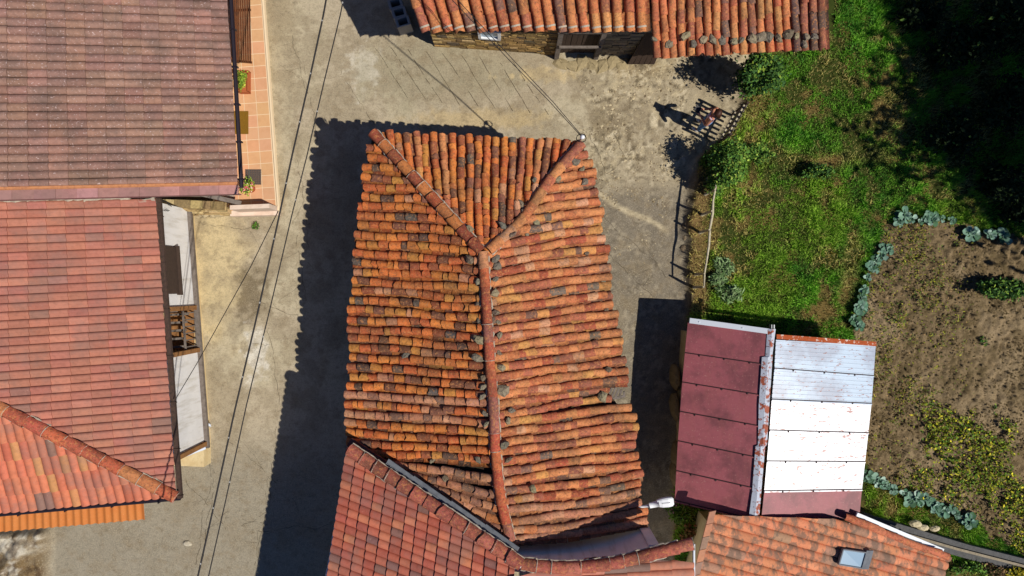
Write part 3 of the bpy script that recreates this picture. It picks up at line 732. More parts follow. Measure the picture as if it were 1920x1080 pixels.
for k in range(6):
    c_ = e0_.lerp(e1_, .04+k*.18); gt.box(c_, (.075, 0, 0), (0, .018, 0), (0, 0, .06))
gt.build('gutter', 'gutter', ha)
hw = MB(); hw.prism([(-11.9, 2.65), (-8.0, 2.62), (-8.35, 12), (-11.9, 12)], 0, 3.05)
hw.build('wall', 'render', ha)
# terrace with paving
tz = .3
def T_(px, py): return P(px, py, tz)
tb = MB(); tb.prism([T_(400, 392)[:2], T_(520, 392)[:2], T_(487, -60)[:2], T_(380, -60)[:2]], 0, tz-.008)
tr = struct(tb.build('terrace', 'grout'))
tt = MB(); nrow = 20
LX = [(395, -60), (428, 392)]; ca, cb = T_(487, -60), T_(519, 390); axis = (cb-ca); L_ = axis.length; ax = axis.normalized(); sx_ = Vector((ax.y, -ax.x, 0)); 
if sx_.x > 0: sx_ = -sx_
ts = .352
for i in range(int(L_/ts)+1):
    for j in range(5):
        a = ca+ax*(i*ts+.008)+sx_*(j*ts+.03); l = min(ts-.016, L_-i*ts-.02)
        if l < .05: continue
        tt.poly([a, a+ax*l, a+ax*l+sx_*(ts-.016), a+sx_*(ts-.016)], tuple(c*g.uniform(.94, 1.04) for c in hexc(208, 160, 120)))
struct(tt.build('terrace_paving', 'terrace'))
kb = MB(); kb.beam(T_(489, -60), T_(523, 398), .05, .06); struct(kb.build('terrace_kerb', 'grout'))
pw = MB(); a, b = P(431, 402, .0), P(506, 398, .0)
pw.box((P(431, 389, 1.0)+P(505, 386, 1.0))/2-Vector((0, 0, .35)), (P(505, 386, 1.0)-P(431, 389, 1.0))/2, (0, .06, 0), (0, 0, .35))
pw.box((P(431, 396, .3)+P(520, 394, .3))/2-Vector((0, .0, .15)), (P(520, 394, .3)-P(431, 396, .3))/2, (0, .14, 0), (0, 0, .14))
Mt['pink_render'] = mat('pinkish_render', hexc(222, 200, 182), rough=.9, layers=((4, .45, .65, hexc(196, 168, 146), .6),))
tag(pw.build('terrace_wall', 'pink_render'), 'low whitewashed wall closing the lower end of the tiled terrace', 'wall')
# slatted pergola beside the eave
pg = thing('slatted_pergola', 'brown slatted wooden pergola beside the dark gutter at the top left', 'pergola', (-7.4, 7.2, tz))
for k in range(8):
    m = MB(); m.beam(P(437+k*4.2, -50, 1.5), P(440+k*4.2, 116, 1.5), .036, .05, up=(0, 0, 1)); m.build('slat', 'pergola', pg)
for q in ((436, 114, 472, 117), (436, 20, 470, 18)): m = MB(); m.beam(P(q[0], q[1], 1.44), P(q[2], q[3], 1.44), .05, .06); m.build('cross_beam', 'pergola', pg)
for q in ((436, 110), (432, -30)): a = P(*q, 1.4); m = MB(); m.beam(a+Vector((-.45, 0, 0)), (a.x-.45, a.y, tz), .08, .08, up=(0, 1, 0)); m.beam(a+Vector((-.45, 0, 0)), a, .05, .05); m.build('bracket_post', 'pergola', pg)
m = MB(); m.box((T_(443, 209)+T_(466, 251))/2+Vector((-.06, 0, .012)), (.235, 0, 0), (0, .33, 0), (0, 0, .01)); tag(m.build('doormat', 'mat'), 'mustard brown coir doormat lying on the terrace tiles', 'doormat')
fmat = MB()
c_ = T_(475, 332)+Vector((0, 0, .012))
for i in range(8): fmat.box(c_+Vector((-.2+i*.057, 0, 0)), (.014, 0, 0), (0, .22, 0), (0, 0, .01))
for i in range(8): fmat.box(c_+Vector((0, -.2+i*.057, -.002)), (.23, 0, 0), (0, .014, 0), (0, 0, .008))
tag(fmat.build('floor_grate', 'grate'), 'square dark grating set in the terrace tiles next to the pink flowers', 'grate')

def leaves(centres, size, pal, seed, flat=.6, asp=.5):
    """rhombic leaves at the given centres (n,3) -> V,F,C"""
    g_ = np.random.default_rng(seed); n_ = len(centres); th = g_.uniform(0, 2*np.pi, n_); tilt = g_.normal(0, flat, n_); roll = g_.normal(0, flat, n_)
    a = np.stack([np.cos(th)*np.cos(tilt), np.sin(th)*np.cos(tilt), np.sin(tilt)], -1)
    b0 = np.stack([-np.sin(th), np.cos(th), np.zeros(n_)], -1); c0_ = np.cross(a, b0); b = b0*np.cos(roll)[:, None]+c0_*np.sin(roll)[:, None]
    L = size*g_.uniform(.6, 1.3, n_)[:, None]; W = L*asp; nrm = np.cross(a, b)
    V = np.stack([centres-a*L/2, centres-b*W/2+nrm*L*.1, centres+a*L/2, centres+b*W/2+nrm*L*.1], 1)
    idx_ = g_.choice(len(pal), n_, p=np.array([w_ for _, w_ in pal])/sum(w_ for _, w_ in pal))
    cc = np.array([c for c, _ in pal])[idx_]*g_.uniform(.75, 1.3, (n_, 1))
    return V.reshape(-1, 3), np.arange(4*n_).reshape(-1, 4), np.repeat(cc, 4, 0)
GRN = [(hexc(84, 118, 44), 4), (hexc(62, 96, 40), 4), (hexc(112, 142, 48), 2), (hexc(150, 162, 52), .7)]
def clump(c_, rx_, ry_, rz_, n_, size, pal, seed, nb=14, flat=.7, asp=.5):
    g_ = np.random.default_rng(seed); u = g_.normal(size=(nb, 3)); u /= np.linalg.norm(u, axis=1)[:, None]; cen = u*g_.uniform(.2, .85, (nb, 1))
    k = g_.integers(0, nb, n_); p_ = cen[k]+g_.normal(0, .17, (n_, 3)); p_ *= np.array([rx_, ry_, rz_]); p_ += np.array(c_)
    p_[:, 2] = np.maximum(p_[:, 2], .03)
    return leaves(p_, size, pal, seed+1, flat, asp)
def potted(name, label, px_, py_, r, flower, rect=False):
    b = T_(px_, py_); t = thing(name, label, 'potted plant', b)
    m = MB()
    if rect:
        for sx, sy, hx, hy in ((-.13, 0, .015, .3), (.13, 0, .015, .3), (0, -.3, .145, .015), (0, .3, .145, .015)): m.box(b+Vector((sx, sy, .1)), (hx, 0, 0), (0, hy, 0), (0, 0, .1))
        m.box(b+Vector((0, 0, .07)), (.12, 0, 0), (0, .29, 0), (0, 0, .07))
    else: m.tube([b, b+Vector((0, 0, .22)), b+Vector((0, 0, .25))], [.11, .155, .165], 14)
    m.build('pot', 'terracotta', t)
    V, F_, C_ = clump(b+Vector((0, .03 if rect else 0, .38)), r*.75, r*(1.5 if rect else 1), .18, 420, .07, [(hexc(132, 160, 56), 4), (hexc(96, 126, 46), 3), (hexc(176, 188, 72), 2)], 5+int(px_), 16)
    npmesh('foliage', V, F_, C_, 'leaf', t)
    if flower:
        V, F_, C_ = clump(b+Vector((.02, -.04, .5)), r*.9, r*.9, .1, 70, .055, [(hexc(230, 150, 150), 3), (hexc(214, 92, 100), 2), (hexc(236, 206, 190), 1)], 77, 14, .3); npmesh('flower', V, F_, C_, 'leaf', t)
potted('flower_pot', 'round pot of pink flowers and green leaves at the lower end of the terrace', 472, 354, .30, True)
potted('planter_box', 'terracotta trough of light green leaves beside the dark gutter', 461, 156, .22, False, True)
# stone bank, drain beam and rubble between the two left houses
bk = MB()
for i in range(5): stone_wall(bk, Vector((*G(300, 392+i*3), 0)), Vector((*G(442, 398+i*1.6), 0)), .0+i*.0, .9-.16*i, .22, g, [(hexc(206, 180, 128), 4), (hexc(186, 158, 108), 3), (hexc(150, 126, 86), 2)], .16, .32)
tag(bk.build('stone_bank', 'masonry'), 'pale stepped stone bank between the two houses on the left', 'stone bank')
m = MB(); m.beam(P(352, 358, 1.5), P(452, 381, .9), .12, .09); tag(m.build('drain_channel', 'wood_grey'), 'grey sloping timber channel over the pale stone bank', 'channel')
for i, (a, b, sc_, lb_) in enumerate([(384, 399, .24, 'squat grey brown boulder at the foot of the pale stone bank'), (402, 404, .13, 'small tan rock right of the squat boulder'), (412, 402, .16, 'rounded tan rock beside the low white wall'), (352, 577, .0, ''), (352, 1019, .14, 'pale rounded stone embedded in the grey road at lower left')]):
    if sc_ == 0: continue
    m = MB(); x_, y_ = G(a, b); m.blob((0, 0, .02 if i == 4 else .08), sc_, sc_*.62, .05 if i == 4 else .16, i+5, 9, hexc(176, 160, 128) if i != 4 else hexc(192, 182, 160), rough=.2); o_ = m.build('boulder', 'rock'); o_.location = (x_, y_, 0); tag(o_, lb_, 'rock')

# ================================================================== HOUSE C (left, pink red roof with white gallery)
hc = thing('gallery_house', 'house with salmon pink tile roof, white gallery wall and orange hip at the left', 'house', (-13, -2, 0))
PAL_C = [(hexc(180, 113, 90), 7), (hexc(176, 109, 87), 5), (hexc(184, 118, 94), 3), (hexc(158, 110, 94), .6), (hexc(174, 106, 88), 3)]
qc = [P(293, 372, 3.0), P(331, 932, 3.0), P(-60, 975, 4.1), P(-60, 379, 4.1)]
hipA, hipB = P(333, 932, 3.02), P(-60, 733, 4.1)
rc = pan_roof(qc, 10, 37, 1, .055, .03, PAL_C, seed=8, style='pan', cuts=[(hipA, hipB, P(200, 500, 3))]).build('roof', 'pantile', hc)
tag(rc, 'east slope of salmon pink tiles')
PAL_C2 = [(hexc(204, 112, 76), 6), (hexc(208, 118, 80), 3), (hexc(196, 132, 76), 2), (hexc(148, 104, 90), 1.4), (hexc(190, 100, 70), 3)]
qs = [P(335, 929, 3.0), P(-60, 966, 3.0), P(-130, 738, 4.12), P(265, 694, 4.12)]
rs = pan_roof(qs, 7, 24, 1, .06, .034, PAL_C2, seed=9, style='roll', cuts=[(hipA, hipB, P(100, 960, 3))]).build('roof', 'pantile', hc)
tag(rs, 'south slope of bright orange tiles')
m, mo = MB(), MB(); m.smooth = True
RING[0] = 1.0; ridge_tiles(m, [hipA, hipB], .16, .50, g, [(hexc(196, 96, 62), 4), (hexc(184, 88, 64), 3), (hexc(196, 120, 70), 1)], lift=.04, mortar=(mo, -1))
RING[0] = .5; rt2 = m.build('hip_tiles', 'tile', hc); mo.build('mortar', 'mortar', rt2)
m = MB(); 
a, b = P(298, 372, 2.94), P(338, 934, 2.94)
m.box((a+b)/2, (b-a)/2, (.055, 0, 0), (0, 0, .045)); 
for k in range(7): c_ = a.lerp(b, .06+k*.155); m.box(c_+Vector((.01, 0, .02)), (.07, 0, 0), (0, .012, 0), (0, 0, .05))
m.build('gutter', 'gutter_old', hc)
m = MB(); m.tube([P(338, 934, 2.93), P(-60, 970, 2.93)], .055, 7)
for k in range(5): c_ = P(338, 934, 2.95).lerp(P(-60, 970, 2.95), .1+k*.22); m.box(c_, (.012, 0, 0), (0, .075, 0), (0, 0, .055))
m.build('gutter', 'gutter', hc)
m = MB(); pts = []
g2 = random.Random(5)
for i in range(40):
    t = i/39; pts.append(P(lerp(291, -60, t), 373+3*math.sin(t*20)+g2.uniform(-1.5, 1.5)+2*t, lerp(3.02, 4.12, t)))
m.tube(pts, [g2.uniform(.04, .10) for _ in pts], 6); m.build('mortar_fillet', 'mortar', hc)
# gallery wall: white panels between eave and floor beam, an opening with a timber stair
gzb = .5; ft, fb = P(350, 392, gzb), P(383, 832, gzb)
def GW(t, z, out=0): q = ft.lerp(fb, t); return Vector((q.x+out, q.y, z))
m = MB()
for t0_, t1_ in ((0, .42), (.60, 1.0)):
    a, b = GW(t0_, gzb), GW(t1_, gzb); m.box((a+b)/2+Vector((-.04, 0, 1.2)), (b-a)/2, (.04, 0, 0), (0, 0, 1.2))
gw = m.build('gallery_wall', 'white_render', hc)
m = MB(); a, b = GW(-.01, gzb-.06, .045), GW(1.02, gzb-.06, .045); m.beam(a, b, .13, .12); m.build('floor_beam', 'wood_grey', hc)
for t_ in (.42, .60, 1.0):
    m = MB(); m.beam(GW(t_, gzb, .02), GW(t_, 2.9, .02), .12, .12, up=(0, 1, 0)); m.build('post', 'wood_warm', hc)
m = MB()
for k in range(5): t_ = .445+k*.033; m.beam(GW(t_, .75+k*.1, -.05), GW(t_+.006, .75+k*.12, -.7), .06, .05)
m.beam(GW(.43, 1.5, .0), GW(.43, 2.4, -.05), .04, .04, up=(0, 1, 0)); 
for k in range(6): m.beam(GW(.44+k*.028, gzb, .0), GW(.44+k*.028, 1.15, .0), .025, .03, up=(0, 1, 0))
m.beam(GW(.425, 1.18, .0), GW(.595, 1.18, .0), .05, .04)
m.build('balustrade', 'wood_grey', hc)
m = MB(); m.box(GW(.51, gzb, -.45), (.4, 0, 0), (0, .62, 0), (0, 0, .03)); m.build('gallery_floor', 'wood_warm', hc)
m = MB(); a, b = GW(.17, 1.9, .03), GW(.36, 1.9, .03); m.box((a+b)/2, (b-a)/2, (.04, 0, 0), (0, 0, .5)); m.box((a+b)/2+Vector((.03, 0, -.5)), (b-a)/2*1.05, (.08, 0, 0), (0, 0, .03)); m.build('shutter', 'wood_dark', hc)
m = MB(); a, b = GW(1.0, gzb-.08), P(336, 858, gzb+.4); m.tube([GW(1.015, gzb+.05, .03), P(337, 857, 1.1)], .055, 8); m.build('drain_pipe', 'white_pipe', hc)
m = MB(); m.beam(GW(1.0, gzb+.15, 0), P(340, 848, 1.15), .14, .16); m.build('end_beam', 'wood_warm', hc)
m = MB(); m.prism([(-11.9, *()) + (ft.y,) if False else (-11.9, ft.y), (-11.9, P(0, 858, 0).y), (fb.x-.03, P(0, 868, 0).y), (fb.x-.03, fb.y), (ft.x-.02, ft.y)], 0, .46); m.build('plinth', 'cream', hc)
m = MB(); m.prism([(-11.9, ft.y+.02), (-11.9, -5.0), (fb.x-.85, -4.85), (ft.x-.78, ft.y+.02)], .46, 2.85); m.build('wall', 'cream', hc)
m = MB(); m.tube([P(384, 792, .35), P(393, 797, .3), P(394, 799, .05)], .035, 7); m.tube([P(378, 796, .35), P(389, 792, .35)], .03, 7); m.build('spout', 'white_pipe', hc)
# corrugated canopy
PAL_O = [(hexc(208, 124, 52), 1)]
qo = [P(273, 972, 2.15), P(-60, 1001, 2.15), P(-60, 960, 2.35), P(270, 930, 2.35)]
m = pan_roof(qo, 1, 23, 23, .04, .004, PAL_O, seed=3, style='wave'); m.build('canopy', 'corr', hc)
# coiled wire hanging off the gallery corner
m = MB()
for k in range(4):
    c_ = P(302+k*2, 385+k, 1.9-.1*k); m.tube([c_+Vector((math.cos(t*.7)*.2, math.sin(t*.7)*.15, .02*math.sin(t))) for t in range(9)], .007, 4)
tag(m.build('wire_coil', 'black'), 'loose coil of thin black wire on the pale ledge below the brown roof', 'wire')

# ================================================================== NEIGHBOUR B (bottom centre)
hb = thing('lower_house', 'house with brick red pantile roof and curved ridge at the bottom centre', 'house', (-1, -8.5, 0))
PAL_B = [(hexc(186, 96, 70), 5), (hexc(178, 88, 66), 4), (hexc(194, 106, 76), 3), (hexc(138, 92, 82), 1), (hexc(166, 86, 68), 2), (hexc(200, 118, 80), 1.2)]
E0, E1 = P(652, 838, 3.7), P(566, 1400, 3.7); U0 = P(1010, 985, 4.8); U1 = P(960, 1585, 4.8)
cutD = (P(648, 838, 4), P(980, 1058, 5.3), P(700, 1060, 4)); cutV = (P(968, 1040, 5), P(940, 1400, 5), P(700, 1060, 4))
rb = pan_roof([E0, E1, U1, U0], 17, 37, 1, .05, .04, PAL_B, seed=12, style='roll', cuts=[cutD, cutV]).build('roof', 'pantile', hb)
tag(rb, 'west slope of brick red pantiles')
ctop = [(978, 1056, 4.75), (1020, 1062, 4.75), (1080, 1064, 4.7), (1150, 1056, 4.6), (1222, 1038, 4.5), (1298, 1018, 4.35)]
EE2 = [P(1299, 1015, 4.3), P(1299, 1180, 4.3), P(960, 1200, 4.8), P(960, 1040, 4.8)]
rb2 = pan_roof(EE2, 8, 10, 1, .06, .04, [(hexc(204, 126, 96), 4), (hexc(190, 106, 80), 3), (hexc(140, 106, 94), 1.2)], seed=14, style='roll',
    cuts=[(P(1080, 1064, 5), P(1299, 1012, 4.8), P(1150, 1150, 5)), (P(978, 1052, 5.3), P(1160, 1067, 5.2), P(1100, 1150, 5)), (P(966, 1040, 5), P(950, 1200, 5), P(1100, 1150, 5))]).build('roof', 'pantile', hb)
tag(rb2, 'narrow east slope of pale red tiles')
m, mo = MB(), MB(); m.smooth = True
PAL_BR = [(hexc(176, 92, 74), 4), (hexc(160, 80, 66), 3), (hexc(188, 104, 84), 2)]
ridge_tiles(m, [P(656, 842, 3.74), P(978, 1058, 4.85)], .16, .36, g, PAL_BR, lift=.03, mortar=(mo, -1))
ridge_tiles(m, [P(a, b, z_+.05) for a, b, z_ in ctop[::-1]], .15, .34, g, PAL_BR, lift=.02, mortar=(mo, 1))
rt3 = m.build('ridge_tiles', 'tile', hb); mo.build('mortar', 'mortar', rt3)
# dark lining course and metal flashing beside the diagonal ridge
m = MB()
for i in range(5):
    a, b = P(654+i*15, 836+i*10, 3.35+.05*i), P(668+i*15, 845+i*10, 3.37+.05*i); m.box((a+b)/2+Vector((.02, .10, 0)), (b-a)/2*1.04, Vector((.06, .09, 0)), (0, 0, .03), hexc(112, 58, 44))
m.build('lining_tiles', 'pantile', hb)
m = MB(); g3 = random.Random(4)
fl = [P(722, 872, 3.85), P(770, 904, 4.0), P(840, 951, 4.25), P(905, 995, 4.45), P(968, 1038, 4.7)]
for i in range(len(fl)-1):
    a, b = fl[i], fl[i+1]; d = (b-a).normalized(); s_ = Vector((-d.y, d.x, 0)).normalized()
    if s_.y < 0: s_ = -s_
    w0_, w1_ = .17, .15; m.poly([a-s_*.1, b-s_*.1, b+s_*w1_, a+s_*w0_]); m.poly([a-s_*.1-Vector((0, 0, .02)), b-s_*.1-Vector((0, 0, .02)), b+s_*w1_-Vector((0, 0, .02)), a+s_*w0_-Vector((0, 0, .02))]); m.beam(a+s_*.05, b+s_*.05, .03, .05)
m.build('flashing', 'flash', hb)
# walls: curved rendered parapet wall facing the stone house, west wall
m = MB(); wl = [P(960, 1050, 4.65), P(1020, 1058, 4.65), P(1080, 1060, 4.6), P(1150, 1052, 4.5), P(1240, 1028, 4.4)]
for i in range(len(wl)-1):
    a, b = wl[i], wl[i+1]; d = (b-a).normalized(); n_ = Vector((d.y, -d.x, 0)).normalized(); 
    if n_.y > 0: n_ = -n_
    m.prism([(p_.x, p_.y) for p_ in ((a, b, b+n_*.25, a+n_*.25) if (b-a).cross(n_).z > 0 else (a+n_*.25, b+n_*.25, b, a))], 0, [a.z, b.z, b.z, a.z])
a = wl[-1]; m.prism([(a.x-.25, a.y-5), (a.x, a.y-5), (a.x, a.y), (a.x-.25, a.y)], 0, 4.2)
dg = [P(690, 880, 3.4), P(960, 1055, 4.5)]
m.prism([(dg[0].x, dg[0].y), (dg[0].x+.1, dg[0].y-.2), (dg[1].x+.1, dg[1].y-.25), (dg[1].x, dg[1].y)], 0, [3.2, 3.2, 4.3, 4.3])
m.prism([P(678, 895, 3.4)[:2], P(600, 1390, 3.4)[:2], (P(600, 1390, 3.4).x+.2, P(600, 1390, 3.4).y), (P(678, 895, 3.4).x+.2, P(678, 895, 3.4).y)], 0, 3.35)
m.build('wall', 'white_render', hb)
# pale cable and gutter along the western eave
m = MB(); g4 = random.Random(9); pts = [P(652-(y_-850)*.175+g4.uniform(-.8, .8), y_, 3.65) for y_ in range(855, 1400, 9)]
m.tube(pts, .016, 5); m.build('eave_wire', 'white_pipe', hb)
m = MB(); m.tube([P(1301, 1020, 4.25), P(1301, 1180, 4.25)], .03, 6); m.build('verge_strip', 'white_flash', hb)

# ================================================================== HOUSE D (bottom right)
hd = thing('skylight_house', 'low house with grey mottled orange tile roof and a skylight at the bottom right', 'house', (8, -8, 0))
PAL_D = [(hexc(222, 142, 96), 5), (hexc(216, 134, 90), 4), (hexc(208, 128, 88), 2), (hexc(176, 130, 102), .8)]
dE0, dE1 = P(1782, 1038, 1.5), P(1722, 1190, 1.5); dT0, dT1 = P(1340, 905, 2.3), P(1270, 1075, 2.3)
rd = pan_roof([dE0, dE1, dT1, dT0], 14, 10, 1, .07, .03, PAL_D, seed=16, style='roll',
    cuts=[(P(1585, 972, 1.8), P(1778, 1042, 1.5), P(1500, 1050, 1.9)), (P(1300, 962, 2.3), P(1600, 972, 1.8), P(1500, 1050, 1.9)), (P(1336, 955, 2.3), P(1300, 1090, 2.3), P(1500, 1050, 2))]).build('roof', 'pantile_mottled', hd)
m = MB(); m.smooth = True
PAL_V = [(hexc(206, 116, 80), 3), (hexc(196, 106, 72), 2)]
arab_row(m, [P(1776, 1044, 1.56), P(1585, 970, 1.84)], .11, .42, g, PAL_V); m.build('verge_tiles', 'tile', hd)
m = MB()
for i in range(6):
    a, b = P(1336-i*6.2, 958+i*24, 2.36), P(1336-(i+.96)*6.2, 958+(i+.96)*24, 2.36); m.box((a+b)/2, (b-a)/2, (.085, .02, 0), (0, 0, .03), pick([(hexc(196, 132, 96), 2), (hexc(160, 124, 102), 2)], g))
m.build('verge_course', 'pantile', hd)
m, pts = MB(), []
for i in range(24): t = i/23; pts.append(P(lerp(1590, 1765, t), lerp(980, 1042, t)+g3.uniform(-1, 1)+3, lerp(1.86, 1.56, t)))
m.tube(pts, [g3.uniform(.015, .05) for _ in pts], 5); m.build('mortar_fillet', 'mortar', hd)
m = MB(); m.beam(P(1606, 964, 1.72), P(1768, 1032, 1.42), .10, .05); m.build('flashing', 'white_flash', hd)
m = MB(); m.tube([P(1779, 1041, 1.42), P(1752, 1100, 1.42)], .035, 7); m.build('gutter', 'metal', hd)
m = MB(); m.prism([P(1345, 1000, 2)[:2], P(1300, 1180, 2)[:2], P(1700, 1180, 1.5)[:2], P(1740, 1045, 1.5)[:2], P(1590, 985, 1.7)[:2]], 0, [2.1, 2.1, 1.35, 1.35, 1.6]); m.build('wall', 'cream', hd)
# skylight
hitD = caster([rd]); sc0 = [hitD(*q) for q in ((1577, 1027), (1620, 1033), (1612, 1062), (1569, 1055))]
up_ = Vector((0, 0, .09)); m = MB()
for i in range(4):
    a, b = sc0[i]+up_, sc0[(i+1) % 4]+up_; m.beam(a, b, .03, .09)
sk = m.build('skylight', 'flash', hd)
m = MB(); m.poly([q+up_*1.15 for q in sc0]); m.build('pane', 'glass', sk)
m = MB(); a, b = sc0[1]+Vector((.12, 0, .05)), sc0[2]+Vector((.12, -.02, .05)); m.box((a+b)/2, (b-a)/2*1.15, (.09, 0, .0), (0, 0, .02)); m.build('apron', 'flash', sk)

# ================================================================== SHED
sh = thing('garden_shed', 'low shed roofed in maroon sheets on the left and white sheets on the right', 'shed', (7.6, -4.2, 0))
WL = [(1290, 602), (1284, 663), (1279, 718), (1275, 773), (1271, 828), (1268, 884), (1265, 940)]
WR = [(1440, 622), (1436, 685), (1432, 743), (1428, 801), (1424, 860), (1420, 918), (1416, 976)]
EL = [(1455, 637), (1452, 692), (1447, 750), (1443, 808), (1438, 866), (1433, 922), (1427, 978)]
ER = [(1642, 648), (1638, 706), (1634, 758), (1628, 813), (1622, 867), (1616, 919), (1611, 974)]
ze_, zr_ = 1.5, 2.1
def sheet(a0, a1, b1, b0, name, m_, lbl, ribs, lapz):
    m = MB(); N_ = Vector((0, 0, .018))
    m.poly([a0, a1, b1, b0]); m.poly([a0-N_, b0-N_, b1-N_, a1-N_])
    for i, j in ((a0, a1), (a1, b1), (b1, b0), (b0, a0)): m.poly([i, i-N_, j-N_, j])
    for k in range(ribs):
        t = (k+.5)/ribs; p, q = a0.lerp(b0, t), a1.lerp(b1, t); m.beam(p.lerp(q, .002)+Vector((0, 0, .006)), p.lerp(q, .998)+Vector((0, 0, .006)), .02, .012)
    # raised lap seam along the lower edge
    m.beam(b0+Vector((0, 0, lapz)), b1+Vector((0, 0, lapz)), .03, .03)
    o = m.build(name, m_, sh); o['label'] = lbl
    sm = MB(); q_ = Vector((0, .03, .004)); sm.beam(b0+q_, b1+q_, .018, .02); sm.build('seam', 'bolt', o)
    for k in range(3):
        bm_ = MB()
        t = .18+k*.31; p = b0.lerp(b1, t)+Vector((0, .0, lapz+.02)); bm_.blob((p.x, p.y, p.z), .026, .026, .016, k, 6); bm_.build('bolt', 'bolt', o)
    return o
names = ['first', 'second', 'third', 'fourth', 'fifth', 'sixth']
for i in range(6):
    sheet(P(*WL[i], ze_), P(*WR[i], zr_), P(*WR[i+1], zr_), P(*WL[i+1], ze_), 'roof_sheet', 'maroon', '%s maroon sheet from the top' % names[i], 0, .012)
    mt_ = 'pale_sheet' if i < 2 else ('white_sheet' if i < 5 else 'maroon')
    sheet(P(*EL[i], zr_), P(*ER[i], ze_), P(*ER[i+1], ze_), P(*EL[i+1], zr_), 'roof_sheet', mt_, ('pale ribbed sheet' if i < 2 else 'white painted sheet' if i < 5 else 'lone maroon sheet on the right slope') + ('' if i == 5 else ', %s from the top' % names[i]), 7 if i < 2 else 0, .01)
m = MB()
rc_ = [(1448, 617, .11), (1443, 668, .09), (1440, 670, .14), (1434, 760, .14), (1431, 835, .12), (1427, 838, .13), (1420, 925, .12), (1414, 981, .14)]
for i in range(len(rc_)-1):
    a, b = P(rc_[i][0], rc_[i][1], zr_+.06), P(rc_[i+1][0], rc_[i+1][1], zr_+.06); wv, wv2 = Vector((rc_[i][2], 0, -.05)), Vector((rc_[i+1][2], 0, -.05)); ev, ev2 = Vector((-rc_[i][2], 0, -.05)), Vector((-rc_[i+1][2], 0, -.05))
    m.poly([a, b, b+wv2, a+wv]); m.poly([b, a, a+ev, b+ev2])
m.build('ridge_cap', 'rust', sh)
m = MB(); a, b = P(1293, 601, ze_+.04), P(1447, 622, zr_+.03); m.box((a+b)/2-Vector((0, 0, .03)), (b-a)/2, (.01, .07, 0), (0, 0, .045))
for t in (.12, .65): q = a.lerp(b, t); m.blob((q.x, q.y, q.z+.02), .02, .02, .012, 1, 6)
m.build('edge_flashing', 'white_flash', sh)
m = MB(); a, b = P(1456, 631, zr_+.02), P(1643, 645, ze_+.03); m.box((a+b)/2, (b-a)/2, (.0, .06, 0), (0, 0, .012)); m.build('edge_flashing', 'rust_edge', sh)
m = MB(); m.box(P(1449, 612, zr_), (.012, 0, 0), (0, .05, 0), (0, 0, .1)); m.box(P(1445, 612, zr_), (.008, 0, 0), (0, .05, 0), (0, 0, .08)); m.build('ridge_hook', 'metal', sh)
wallp = [P(1302, 625, ze_)[:2], P(1286, 935, ze_)[:2], P(1592, 955, ze_)[:2], P(1628, 660, ze_)[:2]]
m = MB(); m.prism(wallp, 0, [ze_-.06]*4); m.build('wall', 'cream', sh)
# bulging rubble at the foot of the shed wall
for i, (a, b) in enumerate([(1263, 705), (1262, 760), (1264, 850), (1262, 885)]):
    m = MB(); m.blob((0, 0, .15), .13, .42, .45, 60+i, 9, hexc(150, 128, 92), rough=.15); o_ = m.build('rubble_buttress', 'rock'); o_.location = (*G(a, b), 0)
    tag(o_, 'tan rubble buttress against the left wall of the shed', 'buttress', 'rubble buttresses of the shed')

# ================================================================== LAMPS, CABLES
lp = thing('street_lamp', 'white street lamp reaching out from the lower right eave of the central roof', 'street lamp', P(1190, 948, 3.0))
m = MB(); m.smooth = True; a, b = P(1196, 951, 3.0), P(1230, 944, 3.25); m.tube([a, a.lerp(b, .5)+Vector((0, 0, .05)), b], [.03, .035, .05], 8); m.build('arm', 'white_plastic', lp)
m = MB(); m.smooth = True; m.tube([P(1218, 948, 3.26), P(1236, 944, 3.3)], [.07, .085], 8); m.build('collar', 'white_plastic', lp)
m = MB(); c_ = P(1245, 942, 3.3); ax_ = Vector((1, .12, 0)).normalized(); ay_ = Vector((-.12, 1, 0)).normalized(); rings = []
for f, wv, hv in ((-.2, .05, .03), (-.17, .085, .055), (-.05, .115, .075), (.1, .125, .075), (.19, .115, .06), (.235, .08, .035)):
    rings.append([c_+ax_*f+ay_*wv*(1 if 0 < t < 3 or t == 0 else 1)*math.copysign(abs(math.cos(t*math.pi/6))**.6, math.cos(t*math.pi/6))+Vector((0, 0, hv*math.copysign(abs(math.sin(t*math.pi/6))**.6, math.sin(t*math.pi/6)))) for t in range(13)])
for a_, b_ in zip(rings, rings[1:]): m.quadstrip(a_, b_)
m.poly(rings[0][:-1]); m.poly(rings[-1][:-1]); m.smooth = False; m.build('lamp_head', 'white_plastic', lp)
m = MB(); m.box(c_+ax_*.04+Vector((0, 0, .077)), ax_*.10, ay_*.012, (0, 0, .008)); m.build('lid_rib', 'metal', lp)
m = MB(); m.blob(c_+ax_*.04-Vector((0, 0, .06)), .12, .085, .05, 3, 10, rough=0); m.build('diffuser', 'glass', lp)
br = thing('cable_bracket', 'small metal bracket with a coil of cable at the upper right roof corner', 'bracket', P(1086, 268, 3.0))
m = MB(); m.tube([P(1080, 272, 2.9), P(1091, 258, 3.45)], .022, 6); m.build('arm', 'metal', br)
m = MB(); m.blob(P(1092, 257, 3.5), .06, .06, .07, 4, 10, rough=.05); m.build('insulator', 'white_plastic', br)
m = MB()
for k in range(3): m.tube([P(1090, 259, 3.4)+Vector((math.cos(t*.52+k)*.12, math.sin(t*.52+k)*.10, .03*math.sin(t+k))) for t in range(13)], .009, 4)
m.build('coil', 'black', br)
